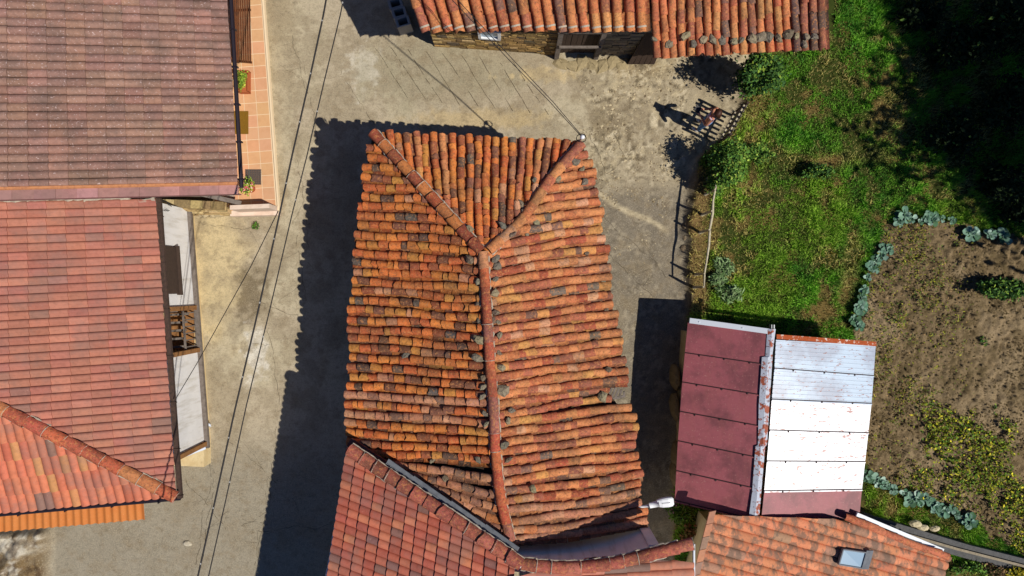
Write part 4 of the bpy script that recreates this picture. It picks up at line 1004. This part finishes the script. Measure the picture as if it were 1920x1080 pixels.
def cable(pts, r, label, dots=0, seg=24, sag=0, cat='cable', group=None):
    m = MB(); m.smooth = True; out = []
    ys = [p[1] for p in pts]
    for i in range(seg+1):
        t = i/seg*(len(pts)-1); k = min(int(t), len(pts)-2); f = t-k
        p = Vector(pts[k]).lerp(Vector(pts[k+1]), f); out.append(P(*p)-Vector((0, 0, sag*4*(i/seg)*(1-i/seg))))
    m.tube(out, r, 5); o = m.build('overhead_cable', 'black'); tag(o, label, cat, group)
    if dots:
        d = MB()
        for i in range(dots):
            q = out[int((i+.5)/dots*seg)].lerp(out[int((i+.5)/dots*seg)+1], rnd.random()); d.blob(q+Vector((0, 0, r*.6)), .016, .022, .012, i, 6)
        d.build('clip', 'block', o)
    return o
cable([(622, -60, 6.4), (606, 30, 6.4), (580, 150, 6.3), (548, 290, 6.2), (518, 430, 6.1), (480, 600, 6.1), (440, 770, 6.2), (404, 935, 6.3), (370, 1085, 6.4), (352, 1170, 6.4)], .018, 'thick bundled black cable, the left one of the pair running the whole road', 12, 60)
cable([(652, -60, 6.4), (640, 20, 6.4), (606, 160, 6.3), (576, 290, 6.2), (548, 400, 6.1), (506, 580, 6.1), (462, 760, 6.2), (425, 930, 6.3), (390, 1085, 6.4), (372, 1170, 6.4)], .012, 'thin black cable, the right one of the pair running the whole road', 6, 60)
cable([(522, 395, 6.05), (470, 500, 5.5), (420, 590, 4.6), (370, 680, 3.8), (327, 752, 3.1)], .009, 'thin wire branching from the road cables to the gutter of the pink roofed house', 0, 24)
cable([(800, -60, 4.8), (848, 0, 4.6), (960, 118, 4.1), (1030, 190, 3.75), (1090, 256, 3.5)], .009, 'thin wire from the roof corner bracket over the top roof, left of its twin', 0, 24)
cable([(812, -60, 4.9), (858, 0, 4.7), (962, 112, 4.2), (1036, 190, 3.8), (1092, 256, 3.5)], .009, 'thin wire from the roof corner bracket over the top roof, right of its twin', 0, 24)

# ================================================================== FENCE AND GATE
fe = thing('rail_fence', 'low fence with one long bleached pole rail along the lawn edge', 'fence', (*G(1312, 470), .15))
rl = [(1347, 318, .96), (1342, 350, 1.0), (1337, 376, .98), (1336, 400, 1.0), (1331, 428, .97), (1329, 460, .95), (1325, 488, .97), (1321, 512, .97), (1320, 540, .95)]
m = MB(); m.smooth = True; m.tube([P(*q) for q in rl], [.022, .026, .03, .038, .034, .036, .028, .026, .02], 7); m.build('rail', 'pole_wood', fe)
for (a, b) in ((1345, 326), (1341, 356), (1335, 396), (1330, 431), (1321, 513), (1319, 538)):
    top = P(a, b, 1.0); m = MB(); m.smooth = True; m.tube([(top.x-.06, top.y-.02, .1), (top.x-.03, top.y, .6), (top.x, top.y, 1.03)], [.045, .04, .03], 7); m.build('post', 'pole_wood', fe)
ga = thing('picket_gate', 'brown picket gate behind the person at the yard corner', 'gate', (*G(1358, 238), .12))
t0, t1 = P(1399, 197, 1.3), P(1371, 249, 1.3); gd = (t1-t0); 
def GP(t, z): return Vector((t0.x+gd.x*t, t0.y+gd.y*t, z))
for k in range(6):
    m = MB(); t = (k+.5)/6; m.beam(GP(t, .16), GP(t, 1.42), .07, .022, up=gd.normalized().cross(Vector((0, 0, 1)))); 
    m.build('picket', 'wood_grey', ga)
for z_ in (.45, 1.2):
    m = MB(); a, b = GP(-.02, z_), GP(1.02, z_); n_ = gd.normalized().cross(Vector((0, 0, 1)))*.03; m.beam(a+n_, b+n_, .04, .07); m.build('rail', 'pole_wood', ga)
for t in (-.06, 1.06):
    m = MB(); m.beam(GP(t, .05), GP(t, 1.38), .06, .06, up=(0, 1, 0)); m.build('post', 'wood_dark', ga)

# ================================================================== PERSON (standing, looking down at a controller)
pe = thing('person', 'person with brown hair in a lilac top and blue jeans holding a small controller', 'person', (*G(1311, 238), .02))
ang = math.atan2(.5, -.87)     # facing direction
Fw = Vector((math.cos(ang), math.sin(ang), 0)); Lf = Vector((-Fw.y, Fw.x, 0)); B0 = pe.location.copy()
def BP(f, l, z): return B0+(Fw*f+Lf*l+Vector((0, 0, z)))*1.06
def skin(name, pts, edges, rad, m_, parent, sub=2):
    me = bpy.data.meshes.new(name); off = Vector((0, 0, 0)); p = parent
    while p is not None: off += p.location; p = p.parent
    me.from_pydata([tuple(q-off) for q in pts], edges, []); o = bpy.data.objects.new(name, me); C.objects.link(o)
    if parent: o.parent = parent
    md = o.modifiers.new('s', 'SKIN'); md.use_smooth_shade = True
    for i, r_ in enumerate(rad): v = me.skin_vertices[0].data[i]; v.radius = tuple(q_*1.1 for q_ in (r_ if isinstance(r_, tuple) else (r_, r_))); v.use_root = (i == 0)
    sb = o.modifiers.new('u', 'SUBSURF'); sb.levels = sb.render_levels = sub
    me.materials.append(Mt[m_]); return o
bp, be, br_ = [], [], []
def add(p, r_, parent_i=None): bp.append(p); br_.append(r_); (be.append((parent_i, len(bp)-1)) if parent_i is not None else None); return len(bp)-1
pel = add(BP(-.02, 0, .92), (.13, .10)); wa = add(BP(0, 0, 1.06), (.11, .085), pel); chst = add(BP(0, 0, 1.24), (.13, .095), wa); nk = add(BP(.0, 0, 1.38), (.06, .055), chst)
nk2 = add(BP(.02, 0, 1.43), .048, nk); hd_ = add(BP(.05, 0, 1.52), (.075, .085), nk2); hd2 = add(BP(.04, 0, 1.60), (.07, .08), hd_)
for sg in (-1, 1):
    s1_ = add(BP(-.01, sg*.165, 1.34), .06, chst); el = add(BP(.0, sg*.26, 1.08), .042, s1_); wr = add(BP(.25, sg*.09, 1.06), .026, el); pm = add(BP(.31, sg*.07, 1.07), (.034, .018), wr)
    for k in range(4): f1 = add(BP(.36, sg*(.055+.018*(k-1.5)), 1.06), .009, pm); add(BP(.385-.006*abs(k-1), sg*(.04+.014*(k-1.5)), 1.075), .008, f1)
    th1 = add(BP(.315, sg*.035, 1.09), .01, pm); add(BP(.34, sg*.015, 1.10), .009, th1)
for sg in (-1, 1):
    hp = add(BP(-.02, sg*.09, .86), .085, pel); kn = add(BP(.02, sg*.11, .48), .056, hp); an = add(BP(-.01, sg*.12, .09), .036, kn); add(BP(.11, sg*.13, .035), (.038, .028), an)
body = skin('body', bp, be, br_, 'skin', pe, 2)
# jeans, top
jp = [BP(-.02, 0, .98), BP(-.02, 0, .90)]; je = [(0, 1)]; jr = [(.145, .112), (.152, .12)]
for sg in (-1, 1):
    o_ = len(jp); jp += [BP(-.02, sg*.09, .80), BP(.02, sg*.11, .48), BP(-.01, sg*.12, .12)]; jr += [.10, .073, .062]; je += [(1, o_), (o_, o_+1), (o_+1, o_+2)]
skin('jeans', jp, je, jr, 'denim', pe, 2)
tp = [BP(-.005, 0, .99), BP(0, 0, 1.1), BP(0, 0, 1.25), BP(0, 0, 1.32)]
skin('tank_top', tp, [(0, 1), (1, 2), (2, 3)], [(.135, .105), (.125, .1), (.150, .118), (.125, .10)], 'top', pe, 2)
for sg in (-1, 1):
    m = MB(); m.smooth = True; m.blob(BP(.07, sg*.13, .04), .13, .05, .045, 2, 10, rough=.03, rot=ang); m.build('shoe', 'white_plastic', pe)
hp_ = [BP(.02, 0, 1.645), BP(-.05, 0, 1.58), BP(-.10, 0, 1.50), BP(-.14, .01, 1.38), BP(-.15, .02, 1.26)]
skin('hair', hp_, [(0, 1), (1, 2), (2, 3), (3, 4)], [(.095, .085), (.125, .115), (.085, .07), (.05, .05), (.022, .022)], 'hair', pe, 2)
m = MB(); m.blob(BP(.135, 0, 1.52), .02, .014, .02, 1, 6, rough=0)
m.build('nose', 'skin', pe)
for sg in (-1, 1):
    m = MB(); m.blob(BP(.122, sg*.032, 1.55), .008, .012, .008, 1, 6, rough=0); m.build('eye', 'device', pe)
    m = MB(); m.blob(BP(.04, sg*.083, 1.53), .018, .01, .03, 1, 6, rough=0, rot=ang); m.build('ear', 'skin', pe)
m = MB(); m.blob(BP(.12, 0, 1.478), .01, .022, .006, 1, 6, rough=0, rot=ang); m.build('mouth', 'top', pe)
ct = thing('remote_controller', 'black controller held in both hands of the person', 'controller', BP(.37, 0, 1.08))
m = MB(); m.box(BP(.37, 0, 1.085), Fw*.045, Lf*.085, (0, 0, .018)); m.build('body', 'device', ct)
m = MB(); m.box(BP(.43, 0, 1.13), Fw*.05+Vector((0, 0, .02)), Lf*.075, Vector((0, 0, .005))); m.build('screen', 'device', ct)
m = MB(); 
for sg in (-1, 1): m.beam(BP(.40, sg*.06, 1.09), BP(.50, sg*.07, 1.12), .03, .01)
m.build('antenna', 'device', ct)

# ================================================================== VEGETATION
DRY = [(hexc(150, 126, 80), 3), (hexc(130, 112, 66), 2), (hexc(112, 118, 52), 2)]
def scatter(n_, box, seed):
    g_ = np.random.default_rng(seed); return g_.uniform(box[0], box[1], n_), g_.uniform(box[2], box[3], n_), g_
x_, y_, g_ = scatter(480000, (4.5, 16.6, -9.4, 9.6), 5)
X, Y, gg_, ss_ = gparts(x_, y_)
dn = fbm(x_, y_, 1.1, 201, 5); dn2 = fbm(x_, y_, .45, 205, 3); dn3 = fbm(x_, y_, 5, 207, 3)
inside = inpoly(X, Y, [(1290, 610), (1650, 650), (1612, 985), (1262, 945)]) | inpoly(X, Y, [(1300, 960), (1600, 960), (1800, 1050), (1800, 1300), (1280, 1300)])
barnm = inpoly(X, Y, [(1200, 60), (1560, 60), (1560, -200), (1200, -200)])
dry = sst(.50, .60, dn*.62+dn3*.38+.05*sst(300, 120, Y))
path = np.exp(-((Y-(300+.0*(X-1450)+10*np.sin(X*.03)))/16)**2)*sst(1380, 1440, X)*sst(1700, 1640, X)
path2 = np.exp(-((X-(1600-.42*(Y-400)*.3))/16)**2)*sst(420, 460, Y)*sst(600, 540, Y)
exb = np.interp(Y, [p[1] for p in EDGE], [p[0] for p in EDGE]); bankd = sst(40, 24, X-exb+(dn3-.5)*30)*sst(320, 350, Y)*sst(600, 570, Y)
dry = np.clip(dry+bankd*1.0+path*.9+path2*.9+sst(1480, 1400, X)*sst(60, 130, Y)*sst(260, 200, Y)*.6, 0, 1)
keep = (gg_ > .6) & (~ss_) & (~inside) & (~barnm) & (g_.random(len(x_)) < (1-.72*dry))
def blades(x, y, g_, hgt, wid, cols, lean=.55, z0=None):
    n = len(x); th = g_.uniform(0, 2*np.pi, n); h = hgt*g_.uniform(.5, 1.3, n); ln = np.abs(g_.normal(0, lean, n)); z = (gheight(x, y) if z0 is None else z0)
    dx, dy = np.cos(th), np.sin(th); bx, by = -dy*wid/2, dx*wid/2
    L = h*np.sin(ln); Z = h*np.cos(ln)
    V = np.zeros((n, 3, 3)); V[:, 0] = np.stack([x+bx, y+by, z-.01], -1); V[:, 1] = np.stack([x-bx, y-by, z-.01], -1); V[:, 2] = np.stack([x+dx*L, y+dy*L, z+Z], -1)
    return V.reshape(-1, 3), np.arange(3*n).reshape(-1, 3), np.repeat(cols, 3, 0)
xk, yk, dk_, d2k, d3k = x_[keep], y_[keep], dry[keep], dn2[keep], dn3[keep]
base = cmix(np.zeros((len(xk), 3))+np.array(hexc(100, 142, 42)), hexc(70, 114, 36), sst(.42, .58, d3k))
base = cmix(base, hexc(126, 146, 48), sst(.5, .62, d2k)*.6); base = cmix(base, hexc(150, 128, 78), dk_*.85)
base = base*g_.uniform(1.1, 2.0, (len(xk), 1))
tuft = sst(.45, .65, vnoise(xk, yk, 3.2, 401)*.6+vnoise(xk, yk, 1.1, 402)*.4); base = base*np.array([.92, .98, .98])*(.9+.3*tuft)[:, None]
V, F_, C_ = blades(xk, yk, g_, .09+.12*tuft, .024, base, lean=.7)
# southern weedy strip below the soil bed grows here too
o_ = npmesh('lawn_grass', V, F_, C_, 'grass'); tag(o_, 'patchy green grass with dry spots covering the walled garden', 'grass'); o_['kind'] = 'stuff'
# weeds in the soil bed and the yellowing bean patch
x_, y_, g_ = scatter(110000, (9, 16.6, -9, 2.2), 15); X, Y, gg_, ss_ = gparts(x_, y_)
wn_ = fbm(x_, y_, 1.3, 301, 4)*.6+fbm(x_, y_, 6, 305, 2)*.4
patch = np.clip(blobm(X, Y, 1900, 990, 110, 70, fbm(x_, y_, 1.2, 314), .7)+blobm(X, Y, 1800, 830, 110, 85, fbm(x_, y_, 1.2, 310), .7)+blobm(X, Y, 1885, 930, 90, 60, fbm(x_, y_, 1.2, 311), .7)+blobm(X, Y, 1760, 900, 60, 40, fbm(x_, y_, 1.2, 312), .7)*.7, 0, 1)
k1 = ss_ & (g_.random(len(x_)) < patch*.6*sst(.42, .54, wn_)); k2 = ss_ & (~k1) & (g_.random(len(x_)) < (.03+sst(.46, .58, wn_)*.42)*sst(1800, 1700, X-Y*.05))
c_ = np.stack([x_, y_, gheight(x_, y_)+g_.uniform(.03, .22, len(x_))], -1)
V, F_, C_ = leaves(c_[k1], .085, [(hexc(140, 144, 40), 4), (hexc(108, 124, 36), 4), (hexc(204, 192, 56), 1.6), (hexc(86, 116, 38), 5), (hexc(116, 98, 58), 2)], 33, .6, .6)
o_ = npmesh('bean_foliage', V, F_, C_, 'leaf'); tag(o_, 'yellowing bean plants sprawling over the brown soil at the lower right', 'bean plants'); o_['kind'] = 'stuff'
c_[:, 2] -= .02
V, F_, C_ = leaves(c_[k2], .075, [(hexc(128, 128, 44), 4), (hexc(92, 110, 48), 4), (hexc(150, 122, 82), 3), (hexc(160, 160, 50), 1)], 34, .6, .4)
o_ = npmesh('weeds', V, F_, C_, 'leaf'); tag(o_, 'small scattered weeds and dry haulm on the tilled soil', 'weeds'); o_['kind'] = 'stuff'
# straw and twigs
def shrub(name, label, c_, r_, n_, size, pal, seed, stems=3, group=None, cat='bush', flat=.7, nb=16, asp=.5):
    t = thing(name, label, cat, (c_[0], c_[1], 0), group)
    V, F_, C_ = clump(c_, *r_, n_, size, pal, seed, nb, flat, asp); npmesh('foliage', V, F_, C_, 'leaf', t)
    m = MB(); gg__ = random.Random(seed)
    for k in range(stems):
        a = gg__.uniform(0, 6.28); e = Vector((c_[0]+math.cos(a)*r_[0]*.6, c_[1]+math.sin(a)*r_[1]*.6, c_[2]+r_[2]*.4)); b_ = Vector((c_[0], c_[1], 0)); mid = b_.lerp(e, .5)+Vector((gg__.uniform(-.1, .1), gg__.uniform(-.1, .1), .1))
        m.tube([b_, mid, e], [.03, .02, .008], 5)
    m.build('stem', 'bark', t); return t
def C3(px_, py_, z): return tuple(P(px_, py_, z))
DKG = [(hexc(70, 106, 46), 4), (hexc(54, 86, 42), 4), (hexc(96, 130, 50), 2), (hexc(136, 160, 60), .8)]
MIX = [(hexc(84, 122, 48), 4), (hexc(108, 142, 54), 3), (hexc(148, 166, 72), 1.2), (hexc(60, 94, 40), 3)]
shrub('bush', 'dense dark green bush under the barn eave above the person', C3(1424, 138, 1.3), (.72, .66, 1.0), 4800, .11, DKG, 41, 5, nb=22)
shrub('bush', 'spreading green bush on the bank left of the lawn, just below the gate', C3(1364, 298, 1.0), (.62, .82, .9), 4600, .10, MIX, 43, 5, nb=22)
shrub('bush', 'low leafy bush along the top of the fence rail', C3(1342, 345, .55), (.35, .45, .45), 1500, .09, MIX, 44, 3)
shrub('bush', 'small dark bush in the middle of the garden path bend', C3(1535, 318, .5), (.5, .28, .45), 1500, .09, DKG, 45, 3)
shrub('bush', 'low green bush with dry tips right of the spreading bank bush', C3(1415, 285, .45), (.55, .3, .4), 1500, .08, MIX, 46, 3)
RUE = [(hexc(136, 160, 112), 4), (hexc(108, 136, 86), 4), (hexc(84, 112, 64), 3)]
for i, (a, b, r_, lb_) in enumerate([(1358, 495, .36, 'upper pale grey green plant beside the fence'), (1350, 520, .32, 'middle pale grey green plant beside the fence'), (1372, 548, .38, 'lowest pale grey green plant beside the fence')]):
    shrub('artichoke_plant', lb_, C3(a, b, .3), (r_, r_*.9, .25), 620, .18, RUE, 50+i, 2, cat='plant', flat=.5, nb=10, asp=.22)
# cabbages edging the soil bed
CAB = [(hexc(118, 152, 132), 4), (hexc(92, 130, 106), 4), (hexc(156, 184, 166), 1.3), (hexc(70, 106, 76), 3)]
def cabbage(px_, py_, r_, label, group, seed):
    gb = random.Random(seed); x_, y_ = G(px_, py_); z_ = gz(x_, y_); t = thing('cabbage', label, 'cabbage', (x_, y_, z_), group)
    m = MB(); m.smooth = True
    for k in range(13):
        a = k*2.4+gb.uniform(-.3, .3); ln = r_*gb.uniform(.6, 1.1)*(1 if k > 4 else .6); el = gb.uniform(.2, .7) if k > 4 else gb.uniform(.8, 1.2)
        d = Vector((math.cos(a)*math.cos(el), math.sin(a)*math.cos(el), math.sin(el))); s_ = Vector((-math.sin(a), math.cos(a), 0)); u_ = s_.cross(d)*-1
        o0 = Vector((x_, y_, z_+.12)); col = pick(CAB, gb); rows = []
        for f, wv in ((0, .06), (.3, .2), (.65, .34), (.9, .26), (1.0, .08)):
            c_ = o0+d*ln*f+Vector((0, 0, -.35*ln*f*f)); rows.append([c_+s_*(q*ln*wv)+Vector((0, 0, abs(q)*ln*.12+gb.uniform(-.012, .012))) for q in (-1, -.5, 0, .5, 1)])
        for i in range(4): m.quadstrip(rows[i], rows[i+1], col)
    m.build('leaves', 'leaf', t); m = MB(); m.tube([(x_, y_, z_-.02), (x_, y_, z_+.14)], .03, 6); m.build('stalk', 'bark', t)
L1 = [(1600, 612), (1597, 594), (1603, 575), (1609, 556), (1617, 540), (1619, 520), (1625, 502), (1634, 488), (1643, 475), (1650, 462), (1660, 470)]
L2 = [(1672, 414), (1685, 408), (1698, 410), (1712, 417), (1724, 410), (1738, 414), (1752, 412), (1768, 416)]
L3 = [(1622, 886), (1632, 892), (1644, 900), (1656, 905), (1664, 912), (1684, 922), (1696, 930), (1712, 930), (1726, 934), (1738, 945), (1754, 948), (1768, 952), (1785, 958), (1798, 966), (1808, 976)]
cq = lambda q, s_: (q[0]+rnd.uniform(-s_, s_), q[1]+rnd.uniform(-s_, s_), rnd.choice((.15, .19, .22, .26, .3)))
for i, q in enumerate(L1): cabbage(*cq(q, 5), 'blue green cabbage in the row between lawn and soil above the shed', 'cabbages left of the soil bed', 100+i)
for i, q in enumerate(L2): cabbage(*cq(q, 4), 'blue green cabbage in the row along the upper edge of the soil', 'cabbages above the soil bed', 130+i)
for i, q in enumerate(L3): cabbage(*cq(q, 5), 'blue green cabbage in the slanting row right of the shed corner', 'cabbages below the soil bed', 160+i)
cabbage(1809, 439, .30, 'round dark cabbage alone on the soil casting a round shadow', None, 200)
cabbage(1868, 446, .34, 'pale cabbage on the soil right of the round dark one', None, 201)
cabbage(1842, 442, .22, 'small cabbage between the round dark one and the pale one', None, 202)
shrub('bush', 'tall dark green row of leafy plants at the right edge of the soil', C3(1890, 545, .55), (.95, .32, .55), 2600, .11, DKG, 71, 4, nb=18)
shrub('seedling', 'lone small green plant in bare soil right of centre', C3(1842, 640, .15), (.15, .15, .12), 130, .08, DKG, 72, 1, cat='plant')
shrub('seedling', 'lone little green plant near the yellowing beans', C3(1862, 766, .15), (.14, .14, .12), 130, .08, DKG, 73, 1, cat='plant')
# shaded shrubs, upper right; deep shade is put into their dark leaf colours
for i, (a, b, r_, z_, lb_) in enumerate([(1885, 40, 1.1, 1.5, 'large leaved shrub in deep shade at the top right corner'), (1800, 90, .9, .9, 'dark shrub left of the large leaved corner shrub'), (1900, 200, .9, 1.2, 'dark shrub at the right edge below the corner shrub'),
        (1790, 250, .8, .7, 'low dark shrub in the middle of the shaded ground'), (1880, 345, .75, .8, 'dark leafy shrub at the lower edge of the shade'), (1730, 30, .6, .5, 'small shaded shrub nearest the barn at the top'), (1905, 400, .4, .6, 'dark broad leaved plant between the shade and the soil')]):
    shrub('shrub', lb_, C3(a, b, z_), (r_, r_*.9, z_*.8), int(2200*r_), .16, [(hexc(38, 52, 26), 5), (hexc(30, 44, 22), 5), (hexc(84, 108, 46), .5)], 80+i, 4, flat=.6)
# tall trees just outside the frame whose shade covers the upper right
def tree(c_, rr, hgt, seed, label):
    t = thing('broadleaf_tree', label, 'tree', (c_[0], c_[1], 0)); m = MB(); m.smooth = True; gb = random.Random(seed); base_ = Vector((c_[0], c_[1], 0))
    m.tube([base_, base_+Vector((.1, .05, hgt*.25)), base_+Vector((0, .1, hgt*.5)), base_+Vector((.1, 0, hgt*.8))], [.28, .22, .17, .06], 9)
    for k in range(9):
        a = k*2.4; z_ = hgt*(.3+.05*k); s_ = base_+Vector((0, .05, z_)); e = s_+Vector((math.cos(a)*rr*.75, math.sin(a)*rr*.75, hgt*.15)); m.tube([s_, s_.lerp(e, .5)+Vector((0, 0, .2)), e], [.1, .06, .02], 6)
    m.build('trunk', 'bark', t)
    V, F_, C_ = clump((c_[0], c_[1], hgt*.62), rr, rr, hgt*.36, 24000, .34, DKG, seed, 60, .8); npmesh('crown', V, F_, C_, 'leaf', t)
tree((18.9, 3.9), 4.2, 9.5, 301, 'tall broadleaf tree beyond the right edge shading the garden')
tree((18.8, 9.0), 4.3, 10.5, 302, 'tall broadleaf tree beyond the top right corner')
tree((24.5, 6.5), 4.2, 10.0, 303, 'broadleaf tree behind the two at the right')
# retaining strip and wall at the lower right
m = MB(); 
a, b = [(1606, 954), (1700, 982), (1800, 1012), (1960, 1052)], [(1606, 980), (1700, 1012), (1800, 1040), (1960, 1082)]
for i in range(3): 
    q = [G(*a[i]), G(*b[i]), G(*b[i+1]), G(*a[i+1])]; m.prism([(p_[0], p_[1]) for p_ in q], 0, [.42, .3, .3, .42], hexc(92, 92, 92))
cw = m.build('retaining_wall', 'rock'); tag(cw, 'grey slate topped retaining wall slanting to the lower right corner', 'wall')
m = MB()
for i in range(3): m.beam(P(*((b[i][0]+a[i][0])/2-6, (b[i][1]+a[i][1])/2+3), .44), P((b[i+1][0]+a[i+1][0])/2-6, (b[i+1][1]+a[i+1][1])/2+3, .44), .07, .06, hexc(150, 138, 116))
m.build('coping', 'rock', cw)
for i, (a_, b_, r_, lb_) in enumerate([(1703, 974, .16, 'pale squared stone, the left one beside the retaining wall'), (1716, 981, .14, 'pale stone in the middle of three beside the retaining wall'), (1738, 983, .12, 'pale stone, the right one of three beside the retaining wall')]):
    m = MB(); m.blob((0, 0, .35), r_*1.3, r_*.7, .1, 300+i, 8, hexc(206, 192, 156), rough=.15); o_ = m.build('boulder', 'rock'); o_.location = (*G(a_, b_), 0); tag(o_, lb_, 'rock')
for i, (a_, b_, lb_, pal) in enumerate([(1810, 1065, 'green undergrowth shrub right of the skylight roof corner', MIX), (1860, 1068, 'dry brown seed headed shrub at the bottom right', [(hexc(150, 120, 84), 4), (hexc(110, 90, 60), 3), (hexc(92, 100, 48), 2)]), (1905, 1072, 'yellow leaved shrub in the bottom right corner', [(hexc(176, 160, 40), 4), (hexc(112, 116, 40), 3)])]):
    shrub('shrub', lb_, C3(a_, b_, .3), (.5, .3, .3), 900, .09, pal, 320+i, 3)
# plants in the dark alley below the lamp
shrub('flowering_plant', 'pink dotted green plant in the dark alley under the white street lamp', C3(1272, 962, .35), (.4, .3, .3), 900, .09, [(hexc(110, 140, 50), 4), (hexc(74, 104, 44), 4), (hexc(210, 140, 160), .5)], 340, 3, cat='plant')
shrub('dry_plant', 'brown dry stalks in the alley beside the mottled roof verge', C3(1290, 1000, .3), (.25, .35, .3), 500, .12, [(hexc(130, 90, 56), 4), (hexc(104, 92, 50), 3)], 341, 3, cat='plant')
shrub('weed_tuft', 'green weed tuft in the pale road below the low white wall', C3(480, 423, .08), (.12, .12, .08), 90, .07, MIX, 342, 1, cat='plant')
# rocks along the lawn bank
for i in range(12):
    yy = 345+i*20+rnd.uniform(-6, 6); xx = poly(EDGE, yy)+rnd.uniform(-6, 10); m = MB(); r_ = rnd.uniform(.06, .13); m.blob((0, 0, r_*.3), r_, r_*1.2, r_*.6, 400+i, 8, pick([(hexc(140, 124, 98), 2), (hexc(112, 98, 76), 2)], rnd), rough=.25)
    o_ = m.build('bank_rock', 'rock'); o_.location = (*G(xx, yy), 0); tag(o_, 'brown rock in the bank between the yard and the fenced lawn', 'rock', 'rocks of the lawn bank')

# loose gravel in the rough yard
g_ = np.random.default_rng(55); n_ = 5200; gxp = g_.uniform(1085, 1285, n_); gyp = g_.uniform(105, 640, n_); x_, y_ = (gxp-960)*CAMZ/F, (540-gyp)*CAMZ/F
k_ = (fbm(x_, y_, 1.8, 501)*.6+fbm(x_, y_, 7, 502)*.4 > .49+.10*(gyp > 340)) & (gyp < 560); x_, y_ = x_[k_], y_[k_]; n_ = len(x_); z_ = gheight(x_, y_); r_ = g_.uniform(.008, .03, n_)*(1+(g_.random(n_) < .06))
a_ = g_.uniform(0, 6.28, n_); ring = [np.stack([x_+np.cos(a_+t*1.5708)*r_*(1.2 if t % 2 else .8), y_+np.sin(a_+t*1.5708)*r_*(1.2 if t % 2 else .8), z_-.002], -1) for t in range(4)]; topv = np.stack([x_, y_, z_+r_*.8], -1)
V = np.stack(ring+[topv], 1).reshape(-1, 3); b_ = np.arange(n_)[:, None]*5; F_ = np.concatenate([np.concatenate([b_+t, b_+(t+1) % 4, b_+4], 1) for t in range(4)])
cc = np.array([hexc(196, 180, 146), hexc(150, 134, 104), hexc(112, 98, 76)])[g_.integers(0, 3, n_)]
o_ = npmesh('gravel', V, F_, np.repeat(cc, 5, 0), 'rock'); tag(o_, 'loose stones and gravel strewn over the rough yard right of the central house', 'gravel'); o_['kind'] = 'stuff'

g_ = np.random.default_rng(58); n_ = 30000; x_ = g_.uniform(9, 16.6, n_); y_ = g_.uniform(-9, 2.2, n_); X, Y, gg_, ss_ = gparts(x_, y_)
k_ = ss_ & (g_.random(n_) < .15+.85*sst(.42, .6, fbm(x_, y_, 1.6, 520))); x_, y_ = x_[k_], y_[k_]; n_ = len(x_); z_ = gheight(x_, y_); r_ = g_.uniform(.012, .045, n_)
a_ = g_.uniform(0, 6.28, n_); ring = [np.stack([x_+np.cos(a_+t*1.5708)*r_*(1.2 if t % 2 else .8), y_+np.sin(a_+t*1.5708)*r_*(1.2 if t % 2 else .8), z_-.005], -1) for t in range(4)]; topv = np.stack([x_, y_, z_+r_*.9], -1)
V = np.stack(ring+[topv], 1).reshape(-1, 3); b_ = np.arange(n_)[:, None]*5; F_ = np.concatenate([np.concatenate([b_+t, b_+(t+1) % 4, b_+4], 1) for t in range(4)])
cc = np.array([hexc(138, 120, 90), hexc(114, 98, 70), hexc(90, 76, 52)])[g_.integers(0, 3, n_)]
o_ = npmesh('soil_clods', V, F_, np.repeat(cc, 5, 0), 'soil'); tag(o_, 'crumbly clods of dry earth lying over the tilled soil', 'soil clods'); o_['kind'] = 'stuff'
